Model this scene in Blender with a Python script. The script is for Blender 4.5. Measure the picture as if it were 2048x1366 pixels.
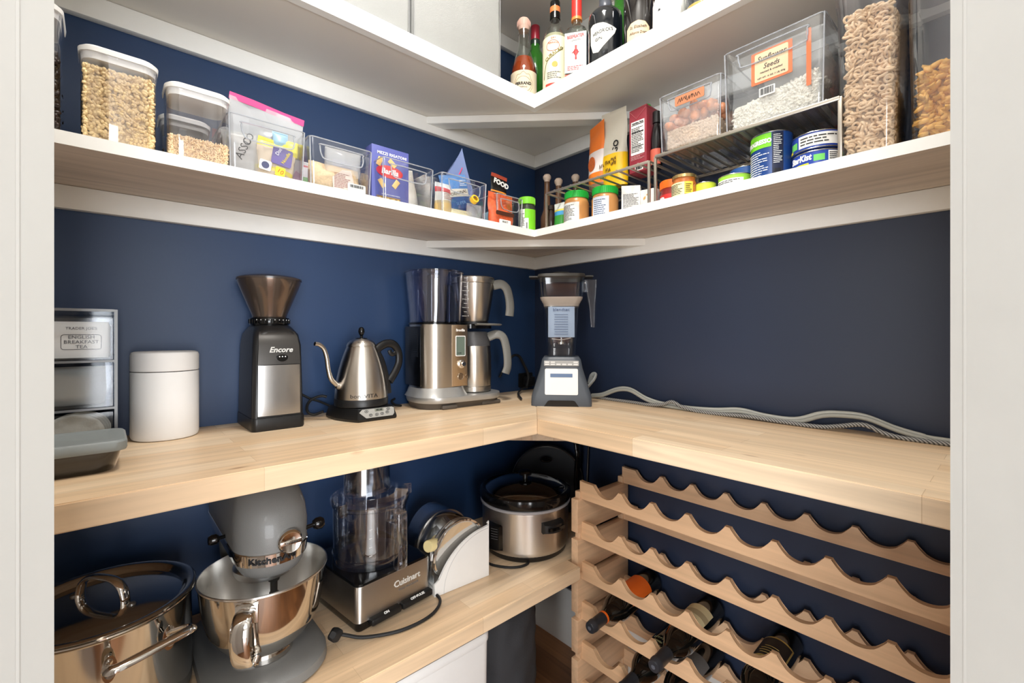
import bpy, bmesh, math, random
from mathutils import Vector, Matrix, noise
PI = math.pi
scene = bpy.context.scene
for o in list(bpy.data.objects): bpy.data.objects.remove(o)

# ------------------------------------------------------------ camera, light
cam = bpy.data.cameras.new('camera'); camo = bpy.data.objects.new('camera', cam)
scene.collection.objects.link(camo); scene.camera = camo
CAMP = Vector((1.273, -1.261, 1.13))
camo.location = CAMP
YAW = math.atan2(.6670, -.7448)
camo.rotation_euler = (PI/2, 0, YAW - PI/2)
cam.sensor_width = 36; cam.lens = 36*913/2048; cam.shift_y = -17/2048; cam.clip_start = .02
world = bpy.data.worlds.new('world'); scene.world = world; world.use_nodes = True
bg = world.node_tree.nodes['Background']; bg.inputs[0].default_value = (.93, .96, 1, 1); bg.inputs[1].default_value = .9
vs = scene.view_settings; vs.view_transform = 'Standard'; vs.look = 'None'; vs.gamma = 1; vs.use_curve_mapping = False
vs.exposure = 0.40

def area(name, loc, target, sx, sy, power, col):
    l = bpy.data.lights.new(name, 'AREA'); l.shape = 'RECTANGLE'; l.size = sx; l.size_y = sy
    l.energy = power; l.color = col
    o = bpy.data.objects.new(name, l); scene.collection.objects.link(o); o.location = loc
    o.rotation_euler = (Vector(target)-Vector(loc)).to_track_quat('-Z', 'Y').to_euler()
    return o
# pantry ceiling lamp, kitchen ceiling light behind the doorway, two added door-high fills for shelf undersides
area('pantry_ceiling_light', (.80, -.80, 2.60), (.80, -.80, 0), .22, .22, 15, (1, .96, .91))
area('kitchen_ceiling_light', (2.5, -2.5, 2.60), (2.1, -2.1, 0), 1.4, 1.4, 38, (1, .97, .93))
area('added_low_fill_far', (4.5, -2.1, 1.05), (1.0, -.9, 1.2), 1.9, 2.0, 125, (.94, .97, 1))
area('added_low_fill_side', (2.3, -4.5, 1.05), (.9, -1.0, 1.2), 1.7, 2.0, 90, (.94, .97, 1))

# ------------------------------------------------------------ materials
MATS = {}
def lin(c):
    return tuple((v/255/12.92 if v/255 <= .04045 else ((v/255+.055)/1.055)**2.4) for v in c)
def mat(name, rgb, rough=.5, metal=0, spec=.5, coat=0, var=0, vscale=30, bump=0, bscale=200, trans=0, ior=1.45, aniso=0):
    """rgb in 0..255 display values"""
    if name in MATS: return MATS[name]
    m = bpy.data.materials.new(name); m.use_nodes = True; nt = m.node_tree; b = nt.nodes['Principled BSDF']
    c = lin(rgb)
    b.inputs['Base Color'].default_value = (*c, 1); b.inputs['Roughness'].default_value = rough
    b.inputs['Metallic'].default_value = metal; b.inputs['Specular IOR Level'].default_value = spec
    b.inputs['Coat Weight'].default_value = coat; b.inputs['Transmission Weight'].default_value = trans
    b.inputs['IOR'].default_value = ior
    if aniso: b.inputs['Anisotropic'].default_value = aniso
    tc = nt.nodes.new('ShaderNodeTexCoord')
    nz = nt.nodes.new('ShaderNodeTexNoise'); nz.inputs['Scale'].default_value = vscale; nz.inputs['Detail'].default_value = 4
    nt.links.new(tc.outputs['Object'], nz.inputs['Vector'])
    mp = nt.nodes.new('ShaderNodeMix'); mp.data_type = 'RGBA'
    k = var if var else .03
    mp.inputs[6].default_value = (*[v*(1-k) for v in c], 1); mp.inputs[7].default_value = (*[min(1, v*(1+k)) for v in c], 1)
    nt.links.new(nz.outputs['Fac'], mp.inputs[0]); nt.links.new(mp.outputs[2], b.inputs['Base Color'])
    if bump:
        n2 = nt.nodes.new('ShaderNodeTexNoise'); n2.inputs['Scale'].default_value = bscale; n2.inputs['Detail'].default_value = 3
        nt.links.new(tc.outputs['Object'], n2.inputs['Vector'])
        bp = nt.nodes.new('ShaderNodeBump'); bp.inputs['Strength'].default_value = bump; bp.inputs['Distance'].default_value = .002
        nt.links.new(n2.outputs['Fac'], bp.inputs['Height']); nt.links.new(bp.outputs[0], b.inputs['Normal'])
    MATS[name] = m; return m
def clearmat(name, rgb=(245, 247, 250), refl=1.0, rough=.03, ior=1.45):
    """thin clear plastic or glass wall: tinted see-through plus a Fresnel reflection"""
    if name in MATS: return MATS[name]
    m = bpy.data.materials.new(name); m.use_nodes = True; nt = m.node_tree; nt.nodes.clear()
    out = nt.nodes.new('ShaderNodeOutputMaterial'); mx = nt.nodes.new('ShaderNodeMixShader')
    t = nt.nodes.new('ShaderNodeBsdfTransparent'); t.inputs[0].default_value = (*lin(rgb), 1)
    g = nt.nodes.new('ShaderNodeBsdfGlossy'); g.inputs['Roughness'].default_value = rough; g.inputs[0].default_value = (1, 1, 1, 1)
    lw = nt.nodes.new('ShaderNodeLayerWeight'); lw.inputs[0].default_value = .5
    pw = nt.nodes.new('ShaderNodeMath'); pw.operation = 'POWER'; pw.inputs[1].default_value = 4
    ma = nt.nodes.new('ShaderNodeMath'); ma.operation = 'MULTIPLY_ADD'; ma.inputs[1].default_value = .85*refl; ma.inputs[2].default_value = .045*refl; ma.use_clamp = True
    nt.links.new(lw.outputs['Facing'], pw.inputs[0]); nt.links.new(pw.outputs[0], ma.inputs[0]); nt.links.new(ma.outputs[0], mx.inputs[0])
    nt.links.new(t.outputs[0], mx.inputs[1]); nt.links.new(g.outputs[0], mx.inputs[2]); nt.links.new(mx.outputs[0], out.inputs[0])
    MATS[name] = m; return m
def cloudmat(name, rgb, opacity=.3, rough=.35):
    """cloudy plastic film: part see-through, part milky gloss"""
    if name in MATS: return MATS[name]
    m = bpy.data.materials.new(name); m.use_nodes = True; nt = m.node_tree; b = nt.nodes['Principled BSDF']
    b.inputs['Base Color'].default_value = (*lin(rgb), 1); b.inputs['Roughness'].default_value = rough
    out = nt.nodes['Material Output']; mx = nt.nodes.new('ShaderNodeMixShader'); t = nt.nodes.new('ShaderNodeBsdfTransparent')
    mx.inputs[0].default_value = opacity
    nt.links.new(t.outputs[0], mx.inputs[1]); nt.links.new(b.outputs[0], mx.inputs[2]); nt.links.new(mx.outputs[0], out.inputs[0])
    MATS[name] = m; return m
def brushed(name, rgb=(200, 196, 190), rough=.28, axis=2, lo=.85):
    """brushed steel: fine streaks along one object axis"""
    if name in MATS: return MATS[name]
    m = mat(name, rgb, rough, 1.0, aniso=.75); nt = m.node_tree; b = nt.nodes['Principled BSDF']
    tg = nt.nodes.new('ShaderNodeTangent'); tg.direction_type = 'RADIAL'; tg.axis = 'Z'; nt.links.new(tg.outputs[0], b.inputs['Tangent']); b.inputs['Anisotropic Rotation'].default_value = .25
    tc = nt.nodes.new('ShaderNodeTexCoord'); mp = nt.nodes.new('ShaderNodeMapping')
    s = [6, 6, 6]; s[axis] = 700
    mp.inputs['Scale'].default_value = s
    n = nt.nodes.new('ShaderNodeTexNoise'); n.inputs['Scale'].default_value = 1; n.inputs['Detail'].default_value = 2
    mr = nt.nodes.new('ShaderNodeMapRange'); mr.inputs[3].default_value = rough*lo; mr.inputs[4].default_value = rough*1.25
    nt.links.new(tc.outputs['Object'], mp.inputs[0]); nt.links.new(mp.outputs[0], n.inputs['Vector'])
    nt.links.new(n.outputs['Fac'], mr.inputs[0]); nt.links.new(mr.outputs[0], b.inputs['Roughness'])
    return m
def bands(name, axis, stops, rough=.4, lo=0.0, hi=1.0, spec=.5):
    """printed film or paper: flat colour bands along an object axis; stops [(pos in metres, rgb)]"""
    if name in MATS: return MATS[name]
    m = bpy.data.materials.new(name); m.use_nodes = True; nt = m.node_tree; b = nt.nodes['Principled BSDF']
    b.inputs['Roughness'].default_value = rough; b.inputs['Specular IOR Level'].default_value = spec
    tc = nt.nodes.new('ShaderNodeTexCoord'); sp = nt.nodes.new('ShaderNodeSeparateXYZ'); mr = nt.nodes.new('ShaderNodeMapRange')
    mr.inputs[1].default_value = lo; mr.inputs[2].default_value = hi
    cr = nt.nodes.new('ShaderNodeValToRGB'); cr.color_ramp.interpolation = 'CONSTANT'
    el = cr.color_ramp.elements
    while len(el) < len(stops): el.new(.5)
    for e, (p, c) in zip(el, stops): e.position = (p-lo)/(hi-lo)
    for e, (p, c) in zip(el, stops): e.color = (*lin(c), 1)
    nt.links.new(tc.outputs['Object'], sp.inputs[0]); nt.links.new(sp.outputs[axis], mr.inputs[0])
    nt.links.new(mr.outputs[0], cr.inputs[0]); nt.links.new(cr.outputs[0], b.inputs['Base Color'])
    MATS[name] = m; return m
def woodmat(name, c1, c2, axis=0, plank=.045, length=.45, rough=.42, grain=.5, knots=True, coat=.0, mortar=(150,105,60)):
    """glued-up planks running along object axis 0 (x) or 1 (y), with stretched grain"""
    if name in MATS: return MATS[name]
    m = bpy.data.materials.new(name); m.use_nodes = True; nt = m.node_tree; b = nt.nodes['Principled BSDF']
    L = nt.links.new
    b.inputs['Roughness'].default_value = rough; b.inputs['Coat Weight'].default_value = coat
    tc = nt.nodes.new('ShaderNodeTexCoord'); sp = nt.nodes.new('ShaderNodeSeparateXYZ'); L(tc.outputs['Object'], sp.inputs[0])
    cb = nt.nodes.new('ShaderNodeCombineXYZ')
    L(sp.outputs[axis], cb.inputs[0]); L(sp.outputs[1 if axis == 0 else 0], cb.inputs[1])
    br = nt.nodes.new('ShaderNodeTexBrick'); br.offset = .37; br.offset_frequency = 2
    br.inputs['Scale'].default_value = 1; br.inputs['Brick Width'].default_value = length; br.inputs['Row Height'].default_value = plank
    br.inputs['Mortar Size'].default_value = .0006; br.inputs['Mortar Smooth'].default_value = .3; br.inputs['Bias'].default_value = 0
    br.inputs['Color1'].default_value = (*lin(c1), 1); br.inputs['Color2'].default_value = (*lin(c2), 1)
    br.inputs['Mortar'].default_value = (*[.86*v for v in lin(c2)], 1)
    L(cb.outputs[0], br.inputs['Vector'])
    mp = nt.nodes.new('ShaderNodeMapping'); mp.inputs['Scale'].default_value = (3, 60, 60) if axis == 0 else (60, 3, 60)
    n = nt.nodes.new('ShaderNodeTexNoise'); n.inputs['Scale'].default_value = 1; n.inputs['Detail'].default_value = 6; n.inputs['Distortion'].default_value = .6
    L(tc.outputs['Object'], mp.inputs[0]); L(mp.outputs[0], n.inputs['Vector'])
    mr = nt.nodes.new('ShaderNodeMapRange'); mr.inputs[1].default_value = .3; mr.inputs[2].default_value = .7
    mr.inputs[3].default_value = 1-.35*grain; mr.inputs[4].default_value = 1+.12*grain
    L(n.outputs['Fac'], mr.inputs[0])
    mx = nt.nodes.new('ShaderNodeMix'); mx.data_type = 'RGBA'; mx.blend_type = 'MULTIPLY'; mx.inputs[0].default_value = 1
    L(br.outputs['Color'], mx.inputs[6]); L(mr.outputs[0], mx.inputs[7])
    last = mx.outputs[2]
    if knots:
        mp2 = nt.nodes.new('ShaderNodeMapping'); mp2.inputs['Scale'].default_value = (5, 16, 9) if axis == 0 else (16, 5, 9)
        v = nt.nodes.new('ShaderNodeTexVoronoi'); v.inputs['Scale'].default_value = 1
        L(tc.outputs['Object'], mp2.inputs[0]); L(mp2.outputs[0], v.inputs['Vector'])
        r2 = nt.nodes.new('ShaderNodeMapRange'); r2.inputs[1].default_value = .03; r2.inputs[2].default_value = .10; r2.inputs[3].default_value = .55; r2.inputs[4].default_value = 0
        L(v.outputs['Distance'], r2.inputs[0])
        k = nt.nodes.new('ShaderNodeMix'); k.data_type = 'RGBA'; L(r2.outputs[0], k.inputs[0]); L(last, k.inputs[6]); k.inputs[7].default_value = (*lin((128, 84, 48)), 1)
        last = k.outputs[2]
    L(last, b.inputs['Base Color'])
    bp = nt.nodes.new('ShaderNodeBump'); bp.inputs['Strength'].default_value = .06; bp.inputs['Distance'].default_value = .001
    L(n.outputs['Fac'], bp.inputs['Height']); L(bp.outputs[0], b.inputs['Normal'])
    MATS[name] = m; return m

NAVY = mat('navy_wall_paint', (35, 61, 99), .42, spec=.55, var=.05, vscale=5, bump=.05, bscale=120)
NAVY2 = mat('navy_wall_light_greyed', (38, 49, 72), .42, spec=.6, var=.05, vscale=5, bump=.05, bscale=120)  # same navy paint; the right wall's greyer light is put into this colour
WHITE = mat('white_trim_paint', (232, 231, 227), .35, bump=.04, bscale=90)
SHELFW = mat('white_shelf_paint', (240, 240, 236), .4, bump=.05, bscale=60)
UNDER = woodmat('pale_wood_underside', (216, 203, 190), (210, 196, 181), 1, .60, 9, .55, .5, False)
UNDERX = woodmat('pale_wood_underside_x', (216, 203, 190), (210, 196, 181), 0, .60, 9, .55, .5, False)
UNDERP = mat('painted_underside', (228, 223, 214), .5, var=.04, vscale=4)
BLOCKX = woodmat('butcher_block_x', (238, 214, 182), (222, 190, 152), 0)
BLOCKY = woodmat('butcher_block_y', (238, 214, 182), (222, 190, 152), 1)
RACKX = woodmat('rack_beech_x', (230, 192, 154), (222, 182, 142), 0, .2, 2, .5, .5, False)
RACKY = woodmat('rack_beech_y', (232, 196, 160), (224, 186, 148), 1, .2, 2, .5, .5, False)
FLOORM = woodmat('brown_floor_boards', (150, 102, 64), (116, 76, 46), 0, .09, .9, .4, .8, False)
BLACKP = mat('black_plastic', (22, 22, 23), .38, bump=.05, bscale=400)
BLACKG = mat('black_gloss', (10, 10, 11), .12)
RUBBER = mat('black_rubber', (26, 26, 27), .6)
CHROME = mat('chrome', (225, 222, 218), .07, 1)
MIRROR = mat('polished_steel', (214, 208, 200), .09, 1)
STEEL = brushed('brushed_steel', (222, 220, 217), .33)
STEELD = brushed('brushed_steel_dark', (150, 146, 142), .3)
STEELT = brushed('brushed_steel_warm', (196, 190, 182), .3)
GREYP = mat('grey_plastic', (128, 130, 128), .4)
CLEAR = clearmat('clear_plastic', (250, 251, 253), .5, .12)
CLEAR2 = clearmat('clear_plastic_soft', (240, 242, 246), 1.0, .08)
WHITEP = mat('white_plastic', (236, 236, 234), .35)
PAPERW = mat('white_paper', (232, 230, 224), .6)
INK = mat('black_ink', (24, 24, 26), .6)
INKG = mat('grey_ink', (96, 96, 100), .6)

# ------------------------------------------------------------ helpers
COL = scene.collection
def thing(name, label, cat, loc=(0, 0, 0), rot=0, group=None):
    o = bpy.data.objects.new(name, None); COL.objects.link(o); o.empty_display_size = .02
    o.location = loc; o.rotation_euler = (0, 0, math.radians(rot)); o['label'] = label; o['category'] = cat
    if group: o['group'] = group
    return o
def tag(o, label, cat, group=None, kind=None):
    o['label'] = label; o['category'] = cat
    if group: o['group'] = group
    if kind: o['kind'] = kind
    return o
def finish(name, bm, m, parent=None, smooth=True, angle=38, recalc=True, label=None):
    if recalc: bmesh.ops.recalc_face_normals(bm, faces=bm.faces)
    me = bpy.data.meshes.new(name)
    if smooth:
        for f in bm.faces: f.smooth = True
        ca = math.radians(angle)
        for e in bm.edges:
            if len(e.link_faces) == 2 and e.calc_face_angle(0) > ca: e.smooth = False
    bm.to_mesh(me); bm.free()
    for mm in (m if isinstance(m, (list, tuple)) else [m]): me.materials.append(mm)
    o = bpy.data.objects.new(name, me); COL.objects.link(o)
    if parent: o.parent = parent
    if label: o['label'] = label
    return o
def struct(name, bm, m, parent=None, **k):
    o = finish(name, bm, m, parent, **k)
    if not parent: o['kind'] = 'structure'
    return o
def NB(): return bmesh.new()
def box(bm, x0, x1, y0, y1, z0, z1, bev=0, seg=2, mi=0):
    vs_ = [bm.verts.new(p) for p in ((x0,y0,z0),(x1,y0,z0),(x1,y1,z0),(x0,y1,z0),(x0,y0,z1),(x1,y0,z1),(x1,y1,z1),(x0,y1,z1))]
    fs = [bm.faces.new([vs_[i] for i in q]) for q in ((3,2,1,0),(4,5,6,7),(0,1,5,4),(1,2,6,5),(2,3,7,6),(3,0,4,7))]
    for f in fs: f.material_index = mi
    if bev:
        es = list({e for f in fs for e in f.edges})
        r = bmesh.ops.bevel(bm, geom=es, offset=bev, segments=seg, affect='EDGES', profile=.5)
        for f in r['faces']: f.material_index = mi
    return bm
def prism(bm, poly, z0, z1, axis='z', bev=0, mi=0):
    """extrude a 2D outline; axis z: (x,y); axis y: (x,z) extruded in y; axis x: (y,z) extruded in x"""
    def P(a, b, c):
        return (a, b, c) if axis == 'z' else ((a, c, b) if axis == 'y' else (c, a, b))
    A = [bm.verts.new(P(a, b, z0)) for a, b in poly]; B = [bm.verts.new(P(a, b, z1)) for a, b in poly]
    n = len(poly); fs = [bm.faces.new(A[::-1]), bm.faces.new(B)]
    for i in range(n):
        j = (i+1) % n; fs.append(bm.faces.new((A[i], A[j], B[j], B[i])))
    for f in fs: f.material_index = mi
    if bev:
        es = list({e for f in fs[:2] for e in f.edges})
        bmesh.ops.bevel(bm, geom=es, offset=bev, segments=2, affect='EDGES')
    return bm
def lathe(bm, prof, seg=40, c=(0, 0), sx=1, sy=1, mi=0, cap=True, M=None):
    rings = []
    for r, z in prof:
        if r < 1e-6: v = bm.verts.new((c[0], c[1], z)); rings.append([v])
        else: rings.append([bm.verts.new((c[0]+r*sx*math.cos(2*PI*i/seg), c[1]+r*sy*math.sin(2*PI*i/seg), z)) for i in range(seg)])
    fs = []
    for a, b in zip(rings, rings[1:]):
        for i in range(seg):
            j = (i+1) % seg
            q = [a[i % len(a)], a[j % len(a)], b[j % len(b)], b[i % len(b)]]
            u = []
            for v in q:
                if v not in u: u.append(v)
            if len(u) > 2: fs.append(bm.faces.new(u))
    if cap:
        for rg in (rings[0], rings[-1]):
            if len(rg) > 2: fs.append(bm.faces.new(rg))
    for f in fs: f.material_index = mi
    if M is not None:
        bmesh.ops.transform(bm, matrix=M, verts=[v for rg in rings for v in rg])
    return bm
def rrect(w, d, r, n=6, cx=0, cy=0):
    pts = []
    for sx, sy, a0 in ((1, 1, 0), (-1, 1, 90), (-1, -1, 180), (1, -1, 270)):
        for i in range(n+1):
            a = math.radians(a0 + 90*i/n)
            pts.append((cx+sx*(w/2-r)+r*math.cos(a), cy+sy*(d/2-r)+r*math.sin(a)))
    return pts
def loft(bm, rings, cap0=True, cap1=True, mi=0, closed=True):
    R = [[bm.verts.new(p) for p in rg] for rg in rings]; fs = []
    for a, b in zip(R, R[1:]):
        n = len(a)
        for i in range(n if closed else n-1):
            j = (i+1) % n; fs.append(bm.faces.new((a[i], a[j], b[j], b[i])))
    if cap0: fs.append(bm.faces.new(R[0][::-1]))
    if cap1: fs.append(bm.faces.new(R[-1]))
    for f in fs: f.material_index = mi
    return bm
def rloft(bm, spec, n=6, cap0=True, cap1=True, mi=0):
    """stack of rounded rectangles: (w, d, r, z, [cx, cy])"""
    return loft(bm, [[(x, y, s[3]) for x, y in rrect(s[0], s[1], s[2], n, *(s[4:6] if len(s) > 4 else (0, 0)))] for s in spec], cap0, cap1, mi)
def smoothpts(pts, k=6, closed=False):
    P = [Vector(p) for p in pts]; out = []; n = len(P)
    for i in range(n if closed else n-1):
        p0 = P[(i-1) % n] if closed or i > 0 else P[0]*2-P[1]
        p1 = P[i]; p2 = P[(i+1) % n]
        p3 = P[(i+2) % n] if closed or i+2 < n else P[-1]*2-P[-2]
        for j in range(k):
            t = j/k
            out.append(.5*((2*p1)+(-p0+p2)*t+(2*p0-5*p1+4*p2-p3)*t*t+(-p0+3*p1-3*p2+p3)*t**3))
    if not closed: out.append(P[-1])
    return out
def tube(bm, pts, r, seg=10, smooth=6, closed=False, mi=0, flat=1.0, up=(0, 0, 1), rs=None):
    """round or flattened rod along points; flat scales the second axis"""
    n0 = len(pts)
    P = smoothpts(pts, smooth, closed) if smooth else [Vector(p) for p in pts]
    n = len(P); rings = []; upv = Vector(up)
    N = None
    for i in range(n):
        if closed: t = (P[(i+1) % n]-P[i-1]).normalized()
        else: t = (P[min(i+1, n-1)]-P[max(i-1, 0)]).normalized()
        if N is None:
            N = upv - t*upv.dot(t)
            if N.length < 1e-3: N = Vector((1, 0, 0)) - t*t.x
        else: N = N - t*N.dot(t)
        N.normalize(); B = t.cross(N)
        rr = r if rs is None else rs[0]*(1-i/(n-1)) + rs[-1]*i/(n-1) if rs is None or len(rs) == 2 else rs[min(len(rs)-1, int(round(i/(n-1)*(len(rs)-1))))]
        rings.append([bm.verts.new(P[i]+N*rr*math.cos(2*PI*k/seg)+B*rr*flat*math.sin(2*PI*k/seg)) for k in range(seg)])
    m_ = n if closed else n-1
    for i in range(m_):
        a = rings[i]; b = rings[(i+1) % n]
        for k in range(seg):
            l = (k+1) % seg; f = bm.faces.new((a[k], a[l], b[l], b[k])); f.material_index = mi
    if not closed:
        for rg in (rings[0][::-1], rings[-1]): f = bm.faces.new(rg); f.material_index = mi
    return bm
def place(o, loc=(0, 0, 0), rot=(0, 0, 0)):
    o.location = loc; o.rotation_euler = [math.radians(a) for a in rot]; return o
def words(s, size, m, parent, at=(0, 0, 0), tilt=0, roll=0, bend=None, name='lettering', ext=.0003, sx=1.0, plane='front', align='CENTER', shear=0, space=1, bold=0):
    """raised print. plane front: read from -Y; top: read from above; with bend=(radius) wrap on a cylinder round the parent's z axis"""
    cu = bpy.data.curves.new('tmp', 'FONT'); cu.body = s; cu.size = size; cu.align_x = align; cu.align_y = 'CENTER'
    cu.extrude = ext; cu.resolution_u = 2; cu.shear = shear; cu.space_character = space; cu.offset = bold
    t = bpy.data.objects.new('tmp', cu); COL.objects.link(t)
    bpy.context.view_layer.update()
    me = bpy.data.meshes.new_from_object(t)
    bpy.data.objects.remove(t); bpy.data.curves.remove(cu)
    ca, sa = math.cos(math.radians(roll)), math.sin(math.radians(roll))
    ct, st = math.cos(math.radians(tilt)), math.sin(math.radians(tilt))
    for v in me.vertices:
        x, y, z = v.co; x *= sx
        x, y = x*ca-y*sa, x*sa+y*ca
        if bend:
            a = x/bend + at[0]; rr = bend + z
            v.co = (rr*math.sin(a)+(at[3] if len(at) > 3 else 0), -rr*math.cos(a)+at[1], y+at[2])
        elif plane == 'top':
            v.co = (x+at[0], y+at[1], z+at[2])
        else:
            X, Y, Z = x, -z, y
            Y, Z = Y*ct-Z*st, Y*st+Z*ct
            v.co = (X+at[0], Y+at[1], Z+at[2])
    me.materials.append(m); me.name = name
    o = bpy.data.objects.new(name, me); COL.objects.link(o); o.parent = parent
    return o
def scribble(parent, m, x0, x1, z, y, amp=.003, n=9, th=.0005, bend=None, name='script_print', seed=1):
    """illegible handwriting as a thin wavy line"""
    rnd = random.Random(seed); pts = []
    for i in range(n*2+1):
        u = i/(n*2); pts.append((x0+(x1-x0)*u+rnd.uniform(-1, 1)*amp*.3, z+(amp if i % 2 else -amp)*rnd.uniform(.5, 1.1)))
    if bend: P = [(bend*math.sin(x/bend), -bend*math.cos(x/bend)+y, q) for x, q in pts]
    else: P = [(x, y, q) for x, q in pts]
    return finish(name, tube(NB(), P, th, 5, 4), m, parent)
def decal(parent, m, x0, x1, z0, z1, y, name='label', bend=None, th=.0004, label=None, n=16, r=0, off=0, rows=1):
    """thin printed label: flat on the plane y facing -Y, or wrapped (x as arc length) on radius bend"""
    bm = NB()
    if bend:
        A = []; 
        for i in range(n+1):
            a = (x0+(x1-x0)*i/n)/bend + off
            A.append([((bend+k)*math.sin(a), -(bend+k)*math.cos(a)+y) for k in (0, th)])
        R = [[(p[1][0], p[1][1], z0), (p[1][0], p[1][1], z1), (p[0][0], p[0][1], z1), (p[0][0], p[0][1], z0)] for p in A]
        loft(bm, R)
    elif r:
        prism(bm, rrect(x1-x0, z1-z0, r, 4, (x0+x1)/2, (z0+z1)/2), y-th, y, 'y')
    else: box(bm, x0, x1, y-th, y, z0, z1)
    return finish(name, bm, m, parent, label=label)
def lines(parent, m, x0, x1, z0, z1, y, n, bend=None, th=.0006, name='print_lines', seed=0, fill=.34, off=0):
    """rows of small print as thin bars"""
    rnd = random.Random(seed); bm = NB(); h = (z1-z0)/n
    for k in range(n):
        z = z1-(k+.5)*h; xe = x0+(x1-x0)*(rnd.uniform(.55, 1))
        x = x0
        while x < xe-1e-5:
            w = min(rnd.uniform(.08, .22)*(x1-x0), xe-x)
            if bend:
                R = []
                for i in range(4):
                    a = (x+w*i/3)/bend+off
                    R.append([((bend+q)*math.sin(a), -(bend+q)*math.cos(a)+y, zz) for q, zz in ((th, z-h*fill/2), (th, z+h*fill/2), (0, z+h*fill/2), (0, z-h*fill/2))])
                loft(bm, R)
            else: box(bm, x, x+w, y-th, y, z-h*fill/2, z+h*fill/2)
            x += w+.03*(x1-x0)
    return finish(name, bm, m, parent, smooth=False)
def barcode(parent, x0, x1, z0, z1, y, bend=None, n=14, off=0, th=.0006, seed=3):
    rnd = random.Random(seed); bm = NB(); x = x0; st = (x1-x0)/n
    for k in range(n):
        w = st*rnd.choice((.3, .5, .7))
        if bend:
            a, b = x/bend+off, (x+w)/bend+off; R = bend+th
            box_ = [(R*math.sin(a), -R*math.cos(a)+y), (R*math.sin(b), -R*math.cos(b)+y), ((R-th)*math.sin(b), -(R-th)*math.cos(b)+y), ((R-th)*math.sin(a), -(R-th)*math.cos(a)+y)]
            prism(bm, box_, z0, z1)
        else: box(bm, x, x+w, y-th, y, z0, z1)
        x += st
    return finish('barcode', bm, INK, parent, smooth=False)
def pouch(w, h, d, m, name='bag', parent=None, seed=0, crimp=.12, top=1.0, wrinkle=.004, lean=0, bottom=.7, gusset=True, nu=18, nv=22, sag=0, power=.5, label=None, curl=0):
    """soft filled bag standing on z=0: two skins meeting at the sides, thick at the bottom, flat at the sealed top"""
    bm = NB(); rings = []
    for j in range(nv+1):
        v = j/nv; z = h*v
        prof = (bottom+(1-bottom)*min(1, v*5))*max(0.0, 1-max(0, (v-.25)/(1-crimp-.25)))**power if v < 1-crimp else 0
        prof = max(prof, .012)
        ww = w*((1-(1-top)*v)) * (.94+.06*math.sin(min(1, v*3)*PI/2))
        ring = []
        for s in (1, -1):
            for i in range(nu):
                u = i/nu
                uu = u if s == 1 else 1-u
                th = math.sin(PI*uu)**.6*prof*d/2
                x = (uu-.5)*ww
                nz = noise.noise(Vector((x*25+seed*7, z*22, s*3.1+seed)))*wrinkle*(1 if prof > .02 else .8)
                y = -s*th + lean*v*v + nz + curl*(uu-.5)**2*v
                ring.append((x+noise.noise(Vector((z*20, seed, s)))*wrinkle*.7, y, z+sag*(uu-.5)**2*v - (abs(nz)*.6 if v == 1 else 0)))
        rings.append(ring)
    loft(bm, rings)
    return finish(name, bm, m, parent, angle=80, label=label)
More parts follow.
